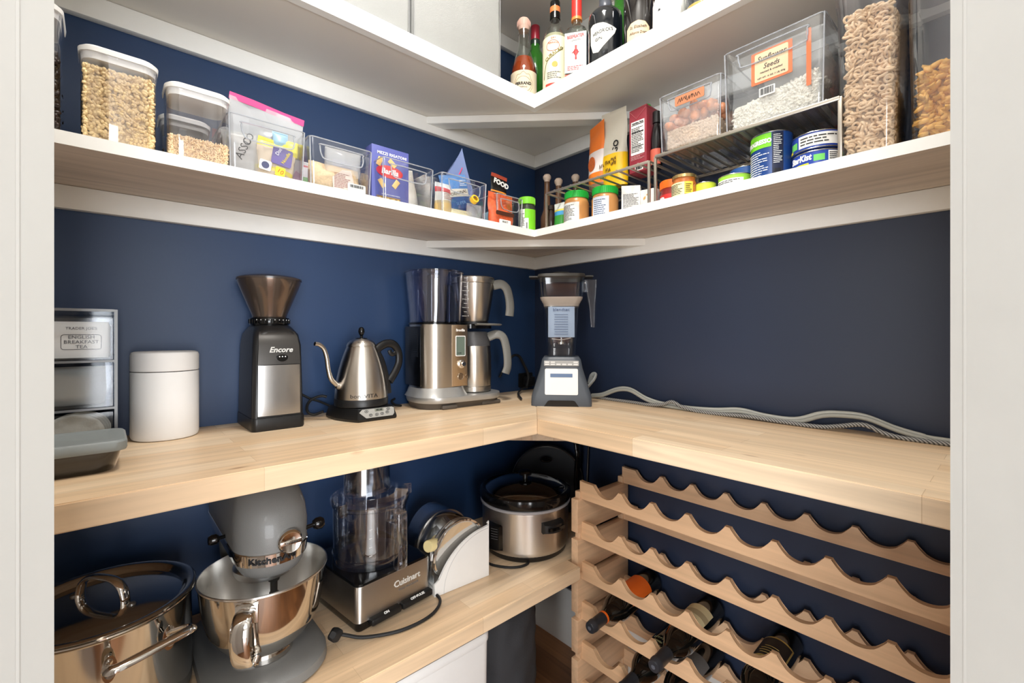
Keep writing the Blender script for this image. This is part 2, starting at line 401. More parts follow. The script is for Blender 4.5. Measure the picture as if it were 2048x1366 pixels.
def grains(name, parent, pts, kind, size, m, seed=1, label=None, cat=None, loc=None, rot=None):
    """many small pieces in one mesh"""
    rnd = random.Random(seed); V = []; Fc = []
    if kind == 'ring':
        ns, nt_ = 12, 6; base = [((1+.42*math.cos(2*PI*j/nt_))*math.cos(2*PI*i/ns), (1+.42*math.cos(2*PI*j/nt_))*math.sin(2*PI*i/ns), .42*math.sin(2*PI*j/nt_)) for i in range(ns) for j in range(nt_)]
        bf = [(i*nt_+j, ((i+1) % ns)*nt_+j, ((i+1) % ns)*nt_+(j+1) % nt_, i*nt_+(j+1) % nt_) for i in range(ns) for j in range(nt_)]
        sc = (.7, .7, .7)
    elif kind == 'fish':
        ol = [(1.0, 0), (.75, .3), (.35, .48), (-.1, .42), (-.5, .14), (-.95, .42), (-.85, 0), (-.95, -.42), (-.5, -.14), (-.1, -.42), (.35, -.48), (.75, -.3)]
        base = [(x, y, .12) for x, y in ol]+[(x, y, -.12) for x, y in ol]+[(.2, 0, .34), (.2, 0, -.34)]
        bf = [(i, (i+1) % 12, 24) for i in range(12)]+[(12+(i+1) % 12, 12+i, 25) for i in range(12)]+[(i, 12+i, 12+(i+1) % 12, (i+1) % 12) for i in range(12)]
        sc = (1, 1, 1)
    else:
        ns, nr = 8, 5; base = [(0, 0, -1)]
        for j in range(1, nr):
            a = PI*j/nr-PI/2
            base += [(math.cos(a)*math.cos(2*PI*i/ns), math.cos(a)*math.sin(2*PI*i/ns), math.sin(a)) for i in range(ns)]
        base.append((0, 0, 1)); bf = [(0, 1+(i+1) % ns, 1+i) for i in range(ns)]
        for j in range(nr-2):
            bf += [(1+j*ns+i, 1+j*ns+(i+1) % ns, 1+(j+1)*ns+(i+1) % ns, 1+(j+1)*ns+i) for i in range(ns)]
        t = 1+(nr-2)*ns; bf += [(t+i, t+(i+1) % ns, len(base)-1) for i in range(ns)]
        sc = {'kernel': (.75, .6, 1), 'rice': (.35, .35, 1), 'round': (1, 1, 1), 'seed': (.5, .3, 1), 'chunk': (.9, .7, 1)}[kind]
    for p in pts:
        q = Matrix.Rotation(rnd.uniform(0, 2*PI), 3, 'Z') @ Matrix.Rotation(rnd.uniform(0, PI), 3, 'X') @ Matrix.Rotation(rnd.uniform(0, 2*PI), 3, 'Z')
        s = size*rnd.uniform(.85, 1.15); o = len(V)
        for b in base: V.append(tuple(Vector(p)+q@Vector((b[0]*sc[0]*s, b[1]*sc[1]*s, b[2]*sc[2]*s))))
        Fc += [tuple(o+i for i in f) for f in bf]
    me = bpy.data.meshes.new(name); me.from_pydata(V, [], Fc); me.polygons.foreach_set('use_smooth', [True]*len(me.polygons)); me.materials.append(m)
    me.update()
    o = bpy.data.objects.new(name, me); COL.objects.link(o)
    if parent: o.parent = parent
    if loc: o.location = loc
    if rot is not None: o.rotation_euler = (0, 0, math.radians(rot))
    return o
def shellpts(w, d, z0, z1, n, seed, top=True, jit=.002):
    """random points just inside the faces of a box, and on its top"""
    rnd = random.Random(seed); P = []; A = [w*(z1-z0), w*(z1-z0), d*(z1-z0), d*(z1-z0), w*d*(2 if top else 0)]
    for _ in range(n):
        k = rnd.choices(range(5), A)[0]; u, v = rnd.random()-.5, rnd.random()
        z = z0+(z1-z0)*v
        if k == 0: p = (u*w, -d/2+rnd.uniform(0, jit), z)
        elif k == 1: p = (u*w, d/2-rnd.uniform(0, jit), z)
        elif k == 2: p = (w/2-rnd.uniform(0, jit), u*d, z)
        elif k == 3: p = (-w/2+rnd.uniform(0, jit), u*d, z)
        else: p = (u*w, (v-.5)*d, z1+rnd.uniform(-jit, jit*.5))
        P.append(p)
    return P

# ------------------------------------------------------------ the setting
HL, HR = .455, .443          # counter depths on the left and right wall
XE, YE = 1.42, -1.46         # where the side walls of the pantry stand
CEIL = 2.65
fw = Vector((-.7448, .6670)); rt = Vector((.6673, .7451))
def cf(R, F):                 # plan point at R metres right and F metres ahead of the doorway middle
    return (CAMP.x+rt.x*R+fw.x*F, CAMP.y+rt.y*R+fw.y*F)
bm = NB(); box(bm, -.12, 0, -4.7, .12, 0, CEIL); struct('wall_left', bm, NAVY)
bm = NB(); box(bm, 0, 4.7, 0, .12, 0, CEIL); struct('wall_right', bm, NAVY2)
bm = NB(); prism(bm, [(XE, 0), (XE, -.635), (XE+.1, -.52), (XE+.1, 0)], 0, CEIL); struct('wall_side_right', bm, WHITE)
bm = NB(); prism(bm, [(0, YE), (.665, YE), (.575, YE-.1), (0, YE-.1)], 0, CEIL); struct('wall_side_left', bm, WHITE)
bm = NB(); prism(bm, [cf(.32, .29), (XE, -.635), (XE+.1, -.52), cf(.34, .17)], 0, CEIL); struct('wall_door_right', bm, WHITE)
bm = NB(); prism(bm, [cf(-.34, .29), (.665, YE), (.575, YE-.1), cf(-.36, .17)], 0, CEIL); struct('wall_door_left', bm, WHITE)
bm = NB(); prism(bm, [cf(-.36, .31), cf(.34, .31), cf(.34, .19), cf(-.36, .19)], 2.06, CEIL); struct('wall_door_head', bm, WHITE)
# door frame
d1 = bpy.data.objects.new('door_1', None); COL.objects.link(d1); d1['kind'] = 'structure'
def jamb(R0, R1, F0, F1, z0, z1, nm='jamb'):
    bm = NB(); prism(bm, [cf(R0, F0), cf(R1, F0), cf(R1, F1), cf(R0, F1)], z0, z1)
    bmesh.ops.bevel(bm, geom=[e for e in bm.edges if abs(e.verts[0].co.z-e.verts[1].co.z) > .5 or z1-z0 < .1], offset=.0025, segments=3, affect='EDGES')
    finish(nm, bm, mat('door_frame_paint', (206, 206, 201), .4), d1)
jamb(-.337, -.3125, .13, .3142, 0, 2.06); jamb(-.3125, -.3121, .20, .2895, 0, 2.06, 'door_stop')
jamb(.2972, .322, .13, .3122, 0, 2.06); jamb(.2968, .2972, .20, .3005, 0, 2.06, 'door_stop')
jamb(-.337, .322, .13, .3122, 2.04, 2.06, 'door_head')
bm = NB(); box(bm, 0, 4.7, -4.7, 0, -.05, 0); struct('floor', bm, FLOORM)
CEILM = mat('ceiling_white', (236, 236, 232), .7)
bm = NB(); box(bm, -.12, 4.7, -4.7, .12, CEIL, CEIL+.05); struct('ceiling', bm, CEILM)
KW = mat('kitchen_wall_paint', (226, 222, 214), .7)
# kitchen beyond the doorway: far walls with openings made door-high for the added fills
bm = NB(); box(bm, 4.6, 4.7, -4.7, -3.2, 0, CEIL); box(bm, 4.6, 4.7, -1.1, 0, 0, CEIL); box(bm, 4.6, 4.7, -3.2, -1.1, 0, .02); box(bm, 4.6, 4.7, -3.2, -1.1, 2.2, CEIL); struct('wall_kitchen_far', bm, KW)
bm = NB(); box(bm, 0, 1.4, -4.7, -4.6, 0, CEIL); box(bm, 3.2, 4.7, -4.7, -4.6, 0, CEIL); box(bm, 1.4, 3.2, -4.7, -4.6, 0, .02); box(bm, 1.4, 3.2, -4.7, -4.6, 2.2, CEIL); struct('wall_kitchen_side', bm, KW)
bm = NB(); box(bm, 0, .012, YE, -.012, 0, .10, .003); struct('baseboard_left', bm, WHITE)
bm = NB(); box(bm, 0, XE, -.012, 0, 0, .205, .003); struct('baseboard_right', bm, WHITE)

# shelves
def lshape(w, z0, z1, side, x_end=XE, y_end=YE):
    return [(0, 0), (w, -w), (w, y_end), (0, y_end)] if side == 'l' else [(0, 0), (x_end, 0), (x_end, -w), (w, -w)]
def shelf(z0, z1, w, label, ul, ur, nose, group, brace=True):
    t = thing('wall_shelf', label, 'shelf', (0, 0, z0), 0, group); h = z1-z0
    for side, um in (('l', ul), ('r', ur)):
        bm = NB(); prism(bm, lshape(w-.0202 if nose else w, 0, h, side), .0005, h)
        for f in bm.faces:
            f.normal_update(); f.material_index = 0
        bmesh.ops.recalc_face_normals(bm, faces=bm.faces)
        for f in bm.faces:
            if f.normal.z < -.5: f.material_index = 1
        finish('shelf_board', bm, [SHELFW, um], t, recalc=False)
    if nose:
        bm = NB(); prism(bm, [(w, -w), (w, YE), (w-.02, YE), (w-.02, -w+.02)], -.0015, h-.0005); prism(bm, [(w, -w), (w-.02, -w+.02), (XE, -w+.02), (XE, -w)], -.0015, h-.0005)
        finish('front_strip', bm, SHELFW, t)
    bm = NB(); box(bm, 0, .019, YE, -.019, -.046, 0, .0015); finish('cleat', bm, SHELFW, t)
    bm = NB(); box(bm, 0, XE, -.019, 0, -.046, 0, .0015); finish('cleat', bm, SHELFW, t)
    if brace:
        a = .50; s = .032
        bm = NB(); prism(bm, [(.019, -a), (a, -.019), (a-2*s, -.019), (.019, -a+2*s)], -.022, 0, bev=.001); finish('corner_brace', bm, SHELFW, t)
    return t
shelf(1.4215, 1.443, .285, 'long white L-shaped shelf holding food jars and clear bins, cleats below', UNDER, UNDERX, False, None)
shelf(1.814, 1.855, .287, 'thick white L-shaped upper shelf holding liquor bottles and fabric bins', UNDERP, UNDERP, True, None)
shelf(2.215, 2.245, .287, 'topmost white shelf above the liquor bottles, only its underside seen', UNDERP, UNDERP, False, None, False)

CT = .912
t = thing('countertop', 'light maple butcher block countertop wrapping the corner with coffee gear on it', 'countertop', (0, 0, CT-.0385))
for nm, P, m in (('counter_board', [(.001, 0), (HL, -HR-.0003), (HL, YE), (.001, YE)], BLOCKY), ('counter_board', [(.0013, -.001), (XE, -.001), (XE, -HR), (HL+.0006, -HR)], BLOCKX)):
    bm = NB(); prism(bm, P, 0, .0385, bev=.0018); finish(nm, bm, m, t)
bm = NB(); a = .74
prism(bm, [(.001, -.62), (.62, -.001), (.595, -.001), (.001, -.595)], -.062, 0); finish('corner_brace', bm, BLOCKX, t)
LZ = .481
t = thing('lower_shelf', 'deep maple butcher block lower shelf under the left counter, holding pots and mixer', 'shelf', (0, 0, LZ-.037))
bm = NB(); prism(bm, [(.001, -.001), (.405, -.001), (.405, -.275), (HL, -.275), (HL, YE), (.001, YE)], 0, .037, bev=.0018); finish('shelf_board', bm, BLOCKY, t)
# ------------------------------------------------------------ things on the countertop
def torus_ring(bm, R, r, z, c=(0, 0), seg=48, sx=1, sy=1, mi=0):
    tube(bm, [(c[0]+R*sx*math.cos(2*PI*i/seg), c[1]+R*sy*math.sin(2*PI*i/seg), z) for i in range(seg)], r, 8, 0, True, mi)
SMOKE = clearmat('smoky_acrylic', (206, 212, 218), .8, .06)
EDGE = clearmat('acrylic_edge', (110, 114, 120), 1.5, .1)
# tea organiser: local front = -Y, front plane at world x .18
tea = thing('drawer_organizer', 'smoky clear acrylic organizer with three small drawers at left end of counter', 'organizer', (.10, -1.325, CT), 90)
W_, D_ = .166, .17
bm = NB()
for x0, x1 in ((-W_/2, -W_/2+.003), (W_/2-.003, W_/2)): box(bm, x0, x1, -D_/2, D_/2, 0, .26, .0008)
for z in (0, .082, .166, .257): box(bm, -W_/2+.003, W_/2-.003, -D_/2, D_/2, z, z+.003)
box(bm, -W_/2+.003, W_/2-.003, D_/2-.003, D_/2, .003, .257)
finish('case', bm, SMOKE, tea)
bm = NB()
for z0, z1 in ((.0, .003), (.082, .086), (.166, .170), (.256, .2605)): box(bm, -W_/2+.004, W_/2-.004, -D_/2-.0012, -D_/2+.002, z0, z1)
box(bm, W_/2-.004, W_/2+.0005, -D_/2-.0015, -D_/2+.003, 0, .26); box(bm, -W_/2, -W_/2+.004, -D_/2-.0015, -D_/2+.003, 0, .26)
finish('edge_frame', bm, mat('smoky_edge', (104, 106, 110), .2, spec=.8), tea)
for k, z in enumerate((.004, .087, .171)):
    dr = NB(); w, h = W_-.012, .077
    box(dr, -w/2, w/2, -D_/2+.001, -D_/2+.003, z, z+h-.004); box(dr, -w/2, -w/2+.002, -D_/2+.003, D_/2-.006, z, z+h-.004); box(dr, w/2-.002, w/2, -D_/2+.003, D_/2-.006, z, z+h-.004); box(dr, -w/2, w/2, -D_/2+.003, D_/2-.006, z, z+.002)
    d = finish('drawer', dr, CLEAR, tea)
    bm = NB(); lathe(bm, [(.0, 0), (.005, 0), (.005, .006), (.010, .009), (.010, .013), (.007, .016), (0, .0165)], 20, M=Matrix.Translation((-.012, -D_/2+.001, z+.042)) @ Matrix.Rotation(PI/2, 4, 'X'))
    finish('knob', bm, CLEAR, d)
# what lies in the drawers
tb = thing('tea_packet', 'white English breakfast tea packet in the top drawer of the organizer', 'tea packet', (.158, -1.2915, CT+.174), 90)
bm = NB(); rloft(bm, [(.076, .008, .003, 0), (.078, .012, .004, .01), (.078, .012, .004, .058), (.076, .006, .002, .064)]); finish('envelope', bm, PAPERW, tb)
words("TRADER JOE'S", .0066, INKG, tb, (.002, -.0062, .052))
bm = NB()
for a, b in ((rrect(.052, .026, .004, 4, .002, .028), 0),):
    tube(bm, [(x, -.0062, z) for x, z in a], .0005, 4, 0, True)
finish('border_line', bm, INKG, tb)
for i, s in enumerate(('ENGLISH', 'BREAKFAST', 'TEA')): words(s, .0084, INKG, tb, (.002, -.0064, .0365-.0085*i), sx=1.05)
for k in range(3):
    o = finish('tea_packet', rloft(NB(), [(.074, .006, .002, 0), (.075, .009, .003, .01), (.075, .009, .003, .055), (.074, .005, .002, .060)]), PAPERW)
    place(o, (.140-.018*k, -1.292+.002*k, CT+.174), (0, 0, 90)); tag(o, ('plain white tea packet directly behind the English breakfast tea packet', 'plain white tea packet in the middle of the filed row', 'rearmost plain white tea packet in the top drawer')[k], 'tea packet', 'tea packets in the top drawer')
o = pouch(.085, .068, .035, cloudmat('film_milky', (226, 226, 220), .32), 'herb_tea_bag', seed=3, crimp=.04, power=.25, wrinkle=.003); place(o, (.145, -1.300, CT+.090), (0, 0, 90)); tag(o, 'clear bag with pale paper sachets in middle drawer of the organizer', 'bag')
o2 = pouch(.060, .045, .016, mat('tea_leaf_beige', (168, 156, 140), .8, var=.3, vscale=300), 'tea_leaves', seed=5, crimp=.05, power=.25); place(o2, (.150, -1.312, CT+.098), (0, 8, 90)); tag(o2, 'beige sachet of loose tea inside the clear bag in middle drawer', 'sachet')
for k in range(4):
    bm = NB(); r = .033
    pts = []
    for j in range(5):
        rr = r*(.35+.65*j/4)
        pts.append([(rr*math.cos(2*PI*i/40)*1.25, rr*math.sin(2*PI*i/40)*(1+.02*math.sin(i*2.0)), .010*(j/4)**2+.0015*math.sin(9*2*PI*i/40)*j/4) for i in range(40)])
    loft(bm, pts, True, False); bmesh.ops.transform(bm, matrix=Matrix.Rotation(PI/2-.2, 4, 'X'), verts=bm.verts)
    o = finish('coffee_filter', bm, mat('filter_paper', (222, 214, 196), .8, bump=.4, bscale=150), smooth=True, recalc=False)
    sm = o.modifiers.new('t', 'SOLIDIFY'); sm.thickness = .0006
    place(o, (.158-.014*k, -1.300+.003*k, CT+.040), (0, 0, 90)); tag(o, ('frontmost round cream paper coffee filter in the bottom drawer', 'second cream paper coffee filter from the drawer front', 'third cream paper coffee filter from the drawer front', 'rearmost cream paper coffee filter in the bottom drawer')[k], 'coffee filter', 'coffee filters in the bottom drawer')

# glass loaf container with grey lid
gc = thing('glass_food_container', 'dark glass food container with grey snap lid in front of tea organizer', 'food container', (.268, -1.325, CT), 90)
bm = NB(); rloft(bm, [(.150, .095, .022, .000), (.158, .104, .026, .004), (.172, .118, .030, .040), (.172, .118, .030, .046), (.166, .112, .028, .046), (.152, .098, .024, .006)]); finish('glass_dish', bm, clearmat('dark_glass', (34, 38, 46), 1.8), gc)
bm = NB(); rloft(bm, [(.184, .130, .020, .046), (.186, .132, .020, .050), (.186, .132, .020, .064), (.180, .126, .018, .068), (.150, .096, .014, .068), (.146, .092, .012, .0665)]); finish('lid', bm, mat('grey_silicone', (132, 138, 138), .5), gc)
bm = NB(); rloft(bm, [(.135, .082, .018, .007), (.140, .088, .02, .022)]); o = finish('leftover_food', bm, mat('dark_food', (40, 38, 36), .5)); place(o, (.268, -1.325, CT), (0, 0, 90)); tag(o, 'dark leftovers inside the grey-lidded glass container', 'food')

# white canister
gc.scale = (1, 1, .74)
cn = thing('storage_canister', 'matte white lidded canister against the navy wall beside the coffee grinder', 'canister', (.068, -1.163, CT))
MW = mat('matte_white', (240, 240, 240), .55, spec=.3)
bm = NB(); lathe(bm, [(0, 0), (.052, 0), (.0565, .002), (.0585, .008), (.0585, .1305), (.0575, .132), (0, .132)], 64); finish('body', bm, MW, cn)
bm = NB(); lathe(bm, [(0, .1335), (.0575, .1335), (.0585, .1345), (.0585, .164), (.0565, .169), (.052, .171), (0, .1715)], 64); finish('lid', bm, MW, cn)
bm = NB(); lathe(bm, [(0, .132), (.055, .132), (.055, .1335), (0, .1335)], 48); finish('seal_ring', bm, BLACKP, cn); cn.scale = (1, 1, 1.05)

# burr coffee grinder
gr = thing('coffee_grinder', 'black burr coffee grinder with tall cone hopper, between white canister and kettle', 'coffee grinder', (.080, -.9645, CT), 90)
bm = NB(); rloft(bm, [(.108, .150, .012, 0), (.112, .152, .012, .004), (.111, .152, .012, .026), (.110, .150, .012, .029)]); finish('foot', bm, BLACKP, gr)
body = [(.108, .146, .010, .029, 0, .002), (.106, .146, .012, .10, 0, .002), (.102, .144, .014, .19, 0, .002), (.096, .136, .018, .215, 0, .004), (.080, .110, .03, .232, 0, .006), (.070, .09, .03, .237, 0, .006)]
bm = NB(); rloft(bm, body, 8); finish('body', bm, mat('grinder_black', (30, 30, 31), .33, bump=.05, bscale=500), gr)
bm = NB(); loft(bm, [[(x*w/.084, y, z) for x, y in ((-.042, -.0765), (-.030, -.0785), (0, -.080), (.030, -.0785), (.042, -.0765), (.042, -.060), (-.042, -.060))] for w, z in ((.088, .034), (.086, .146))]); finish('grounds_bin', bm, mat('smoky_metallic_bin', (168, 166, 164), .2, .9), gr)
bm = NB(); rings = []
for w, z, y in ((.088, .1475, -.0768), (.084, .190, -.0745), (.080, .212, -.066), (.074, .221, -.056)): rings.append([(x*w/.084, yy+(y+.0765), z) for x, yy in ((-.042, -.0765), (-.02, -.079), (.02, -.079), (.042, -.0765), (.042, -.05), (-.042, -.05))])
loft(bm, rings); finish('front_panel', bm, mat('graphite_panel', (70, 68, 66), .35, .5), gr)
words('Encore', .017, mat('silver_print', (215, 215, 212), .3, .3), gr, (.002, -.0790, .180), tilt=-6, shear=.3, ext=.0004, bold=.0004)
bm = NB(); prism(bm, [(.012*math.cos(a), .0055*math.sin(a) if math.sin(a) > 0 else .010*math.sin(a)) for a in [2*PI*i/28 for i in range(28)]], -.0835, -.0775, 'y', .001); bmesh.ops.translate(bm, vec=(.004, .0, .164), verts=bm.verts)
pb = finish('pulse_button', bm, BLACKG, gr)
bm = NB()
for k in (-1, 0, 1): lathe(bm, [(0, 0), (.0013, 0), (.0013, .0006), (0, .0007)], 10, M=Matrix.Translation((.004+k*.006, -.0833, .165)) @ Matrix.Rotation(PI/2, 4, 'X'))
finish('indicator_dot', bm, WHITEP, pb)
bm = NB(); lathe(bm, [(.032, .234), (.041, .236), (.043, .240), (.043, .251), (.041, .254), (0, .254)], 48, c=(0, .006))
for k in range(36):
    a = 2*PI*k/36; tube(bm, [(.0430*math.cos(a), .006+.0430*math.sin(a), .2405), (.0430*math.cos(a), .006+.0430*math.sin(a), .250)], .0014, 6, 0)
cr = finish('adjustment_ring', bm, BLACKG, gr)
bm = NB()
for k in range(-8, 9):
    if k % 2 == 0:
        a = k*.11
        box(bm, .0445*math.sin(a)-.0006, .0445*math.sin(a)+.0006, .006-.0447*math.cos(a)-.0006, .006-.0447*math.cos(a)+.0003, .2475, .2495)
finish('scale_mark', bm, WHITEP, cr, smooth=False)
HOP = clearmat('smoky_hopper', (96, 86, 78), 2.4, .12)
bm = NB(); lathe(bm, [(.036, .254), (.038, .262), (.050, .292), (.061, .320), (.067, .336), (.0685, .346), (.0665, .346), (.059, .320), (.048, .292), (.036, .262), (.034, .256)], 64, c=(0, .006), cap=False); finish('hopper', bm, mat('smoky_brown_hopper', (112, 98, 88), .16, .75), gr)
bm = NB(); lathe(bm, [(.0695, .343), (.0698, .347), (.060, .351), (.04, .3545), (0, .356)], 64, c=(0, .006)); lathe(bm, [(.0695, .343), (.066, .343), (.066, .347), (.03, .349), (0, .35)], 64, c=(0, .006), cap=False); finish('hopper_lid', bm, mat('smoky_lid', (66, 58, 54), .2), gr)

# gooseneck kettle on its heating base
kb = thing('kettle_base', 'black electric kettle base with silver button panel under the gooseneck kettle', 'kettle base', (.130, -.762, CT), 90)
poly = [(-.069, .062), (-.069, .0), (-.0575, -.035), (-.040, -.0735), (.062, -.0735), (.069, -.05), (.066, .062)]
bm = NB(); rings = []
for s, z in ((.97, 0), (1, .003), (1, .008), (.90, .032)): rings.append([(x*s, y*s, z) for x, y in poly])
loft(bm, rings); bmesh.ops.bevel(bm, geom=list(bm.edges), offset=.0012, segments=2, affect='EDGES'); finish('housing', bm, BLACKP, kb)
bm = NB(); P = [(-.044, .012), (-.036, .019), (.042, .019), (.048, .016), (.047, .002), (.042, -.003), (-.028, -.003)]
bm = NB(); prism(bm, P, -.0006, .0006, 'y', 0); bmesh.ops.transform(bm, matrix=Matrix.Translation((.008, -.0736, .0120)) @ Matrix.Rotation(math.radians(-17), 4, 'X'), verts=bm.verts); pn = finish('control_panel', bm, mat('silver_panel', (176, 176, 172), .35, .3), kb)
def onpanel(x, z): return (x+.008, -.0742+z*.29, .0120+z*.956)
bm = NB(); box(bm, -.004, .019, -.0003, .0003, .0115, .0185); bmesh.ops.transform(bm, matrix=Matrix.Translation((.008, -.0743, .0120)) @ Matrix.Rotation(math.radians(-17), 4, 'X'), verts=bm.verts); finish('display', bm, mat('lcd_grey', (120, 124, 112), .3), pn)
words('88.88', .007, INK, pn, (.0155, -.0750+.015*.29, .0120+.015*.956), tilt=-17)
for x, z in ((-.026, .014), (-.016, .004), (.0, .004), (.014, .005), (.028, .007), (.032, .015)):
    bm = NB(); c = onpanel(x, z); tube(bm, [(.0042*math.cos(2*PI*i/20), 0, .0028*math.sin(2*PI*i/20)) for i in range(20)], .00045, 5, 0, True); box(bm, -.001, .001, -.0004, .0002, -.0008, .0008)
    bmesh.ops.transform(bm, matrix=Matrix.Translation((c[0], c[1]-.0008, c[2])) @ Matrix.Rotation(math.radians(-17), 4, 'X'), verts=bm.verts); finish('button', bm, INK, pn)
kt = thing('gooseneck_kettle', 'brushed steel gooseneck kettle with black handle and knob on its heating base', 'kettle', (.130, -.762, CT+.0325), 90)
bm = NB(); lathe(bm, [(0, 0), (.062, 0), (.0665, .002), (.067, .018), (.066, .0195), (0, .0195)], 64); finish('base_ring', bm, BLACKP, kt)
prof = [(.0655, .0197), (.0655, .024), (.064, .045), (.061, .068), (.056, .092), (.0495, .115), (.043, .134), (.0375, .148), (.036, .151)]
bm = NB(); lathe(bm, prof, 72); kbod = finish('body', bm, STEELT, kt)
bm = NB(); lathe(bm, [(.0368, .151), (.0368, .1535), (.034, .160), (.028, .166), (.018, .170), (.006, .172), (0, .172)], 56); lidk = finish('lid', bm, STEELT, kt)
bm = NB(); lathe(bm, [(.014, .1705), (.0145, .1725), (.004, .1745), (.0035, .178), (.006, .182), (.0082, .189), (.007, .196), (.004, .2005), (0, .2015)], 28); finish('lid_knob', bm, BLACKG, lidk)
bm = NB()
for k in range(4): a = -2.2+k*.14; lathe(bm, [(0, 0), (.0013, 0), (.0013, .0005), (0, .0005)], 8, M=Matrix.Translation((.0335*math.cos(a), .0335*math.sin(a), .1615)))
finish('steam_hole', bm, INK, lidk)
bm = NB(); tube(bm, [(-.055, -.008, .052), (-.068, -.010, .058), (-.083, -.013, .074), (-.090, -.014, .098), (-.094, -.015, .125), (-.101, -.017, .146), (-.112, -.019, .157), (-.124, -.021, .160)], .0065, 16, 6, rs=[.0095, .0062, .0055, .0052, .005]); finish('spout', bm, STEELT, kt)
bm = NB(); tube(bm, [(.040, .004, .136), (.055, .006, .149), (.076, .008, .157), (.097, .010, .153), (.112, .012, .132), (.113, .012, .104), (.103, .010, .082), (.092, .008, .066), (.082, .006, .054)], .0075, 14, 6, flat=1.5, up=(0, 1, 0)); finish('handle', bm, BLACKP, kt)
bm = NB(); tube(bm, [(.044, .004, .132), (.056, .005, .110), (.066, .006, .080), (.073, .006, .050), (.077, .006, .022)], .006, 12, 6, flat=1.9, up=(0, 1, 0)); finish('handle_spine', bm, BLACKP, kt)
bm = NB(); tube(bm, [(.082, .007, .139), (.086, .007, .130), (.094, .008, .127), (.101, .009, .132)], .004, 10, 6, flat=1.5, up=(0, 1, 0)); finish('thumb_rest', bm, BLACKP, kt)
words('bonaVITA', .0135, INK, kt, (-.30, 0, .029), bend=.0655, sx=1.25, ext=.0003)
bm = NB(); tube(bm, [(.004, -.874, .97), (.010, -.850, .955), (.022, -.83, .947), (.05, -.81, .935)], .003, 8, 8); bmesh.ops.transform(bm, matrix=(Matrix.Translation(kb.location) @ Matrix.Rotation(PI/2, 4, 'Z')).inverted(), verts=bm.verts); finish('power_cord', bm, RUBBER, kb)
bm = NB(); tube(bm, [(.055, -.832, .925), (.045, -.852, .918), (.040, -.866, .925), (.040, -.868, .942), (.045, -.858, .958), (.055, -.838, .966), (.06, -.825, .963)], .0035, 8, 8, flat=1.6); bmesh.ops.transform(bm, matrix=(Matrix.Translation(kb.location) @ Matrix.Rotation(PI/2, 4, 'Z')).inverted(), verts=bm.verts); finish('coiled_cord', bm, RUBBER, kb)

# drip coffee maker
SILV = mat('silver_plastic', (178, 178, 176), .32, .55)
cm = thing('coffee_maker', 'tall brushed steel drip coffee maker with clear water tank at the corner', 'coffee maker', (.098, -.452, CT), 86)
def stad(w, d, r, z, cx=0, cy=0): return [(x, y, z) for x, y in rrect(w, d, r, 10, cx, cy)]
bm = NB(); loft(bm, [stad(.268, .150, .055, 0, 0, -.004), stad(.272, .158, .058, .010, 0, -.004), stad(.280, .172, .070, .018, 0, -.004)]); box(bm, -.09, -.04, -.093, -.05, 0, .012, .004); box(bm, .05, .12, -.085, -.05, 0, .012, .004); finish('foot', bm, mat('dark_warm_grey', (84, 78, 72), .45), cm)
bm = NB(); rg = []
for w, d, z in ((.284, .178, .018), (.288, .182, .026), (.286, .180, .034)): rg.append(stad(w, d, .072, z, 0, -.004))
loft(bm, rg); rg = []
for w, d, z in ((.17, .170, .034), (.160, .158, .045), (.152, .150, .060)): rg.append(stad(w, d, .062, z, -.062, -.002))
loft(bm, rg); finish('base', bm, SILV, cm)
bm = NB(); loft(bm, [stad(.142, .146, .060, z, -.066, -.002) for z in (.060, .243)]); finish('tower', bm, STEELT, cm)
bm = NB()
for k in range(13): box(bm, -.1385, -.1365, -.034, .02, .150+.0062*k, .1535+.0062*k)
box(bm, -.1378, -.134, -.05, .05, .065, .237, .001); finish('side_vent', bm, BLACKG, cm)
bm = NB(); loft(bm, [stad(.146, .150, .062, z, -.066, -.002) for z in (.243, .248)]); finish('tank_collar', bm, BLACKG, cm)
TANK = clearmat('blue_tint_tank', (240, 243, 252), 1.5)
bm = NB(); rg = [stad(w, d, r, z, -.066+dx, -.004) for w, d, r, z, dx in ((.142, .146, .060, .249, 0), (.148, .154, .066, .30, 0), (.156, .164, .072, .35, -.002), (.162, .172, .078, .392, -.003), (.166, .176, .080, .396, -.003), (.160, .170, .078, .396, -.003), (.152, .16, .07, .35, -.002), (.144, .15, .064, .30, 0), (.138, .142, .058, .2515, 0))]
loft(bm, rg); tk = finish('water_tank', bm, TANK, cm)
bm = NB(); loft(bm, [stad(.168, .178, .080, z, -.069, -.004) for z in (.3965, .3995)]); finish('tank_lid', bm, TANK, tk)
bm = NB(); box(bm, -.083, -.052, -.01, .02, .25, .395, .006); finish('inner_tube', bm, STEELD, tk)
bm = NB()
for k in range(10):
    z = .268+.0125*k; w = .010 if k % 2 else .016
    box(bm, .001-w, .001, -.0752, -.0745, z, z+.0009)
finish('level_mark', bm, WHITEP, tk, smooth=False)
for k in range(5): words(str(4+2*k), .006, WHITEP, tk, (.006, -.0745, .269+.025*k))
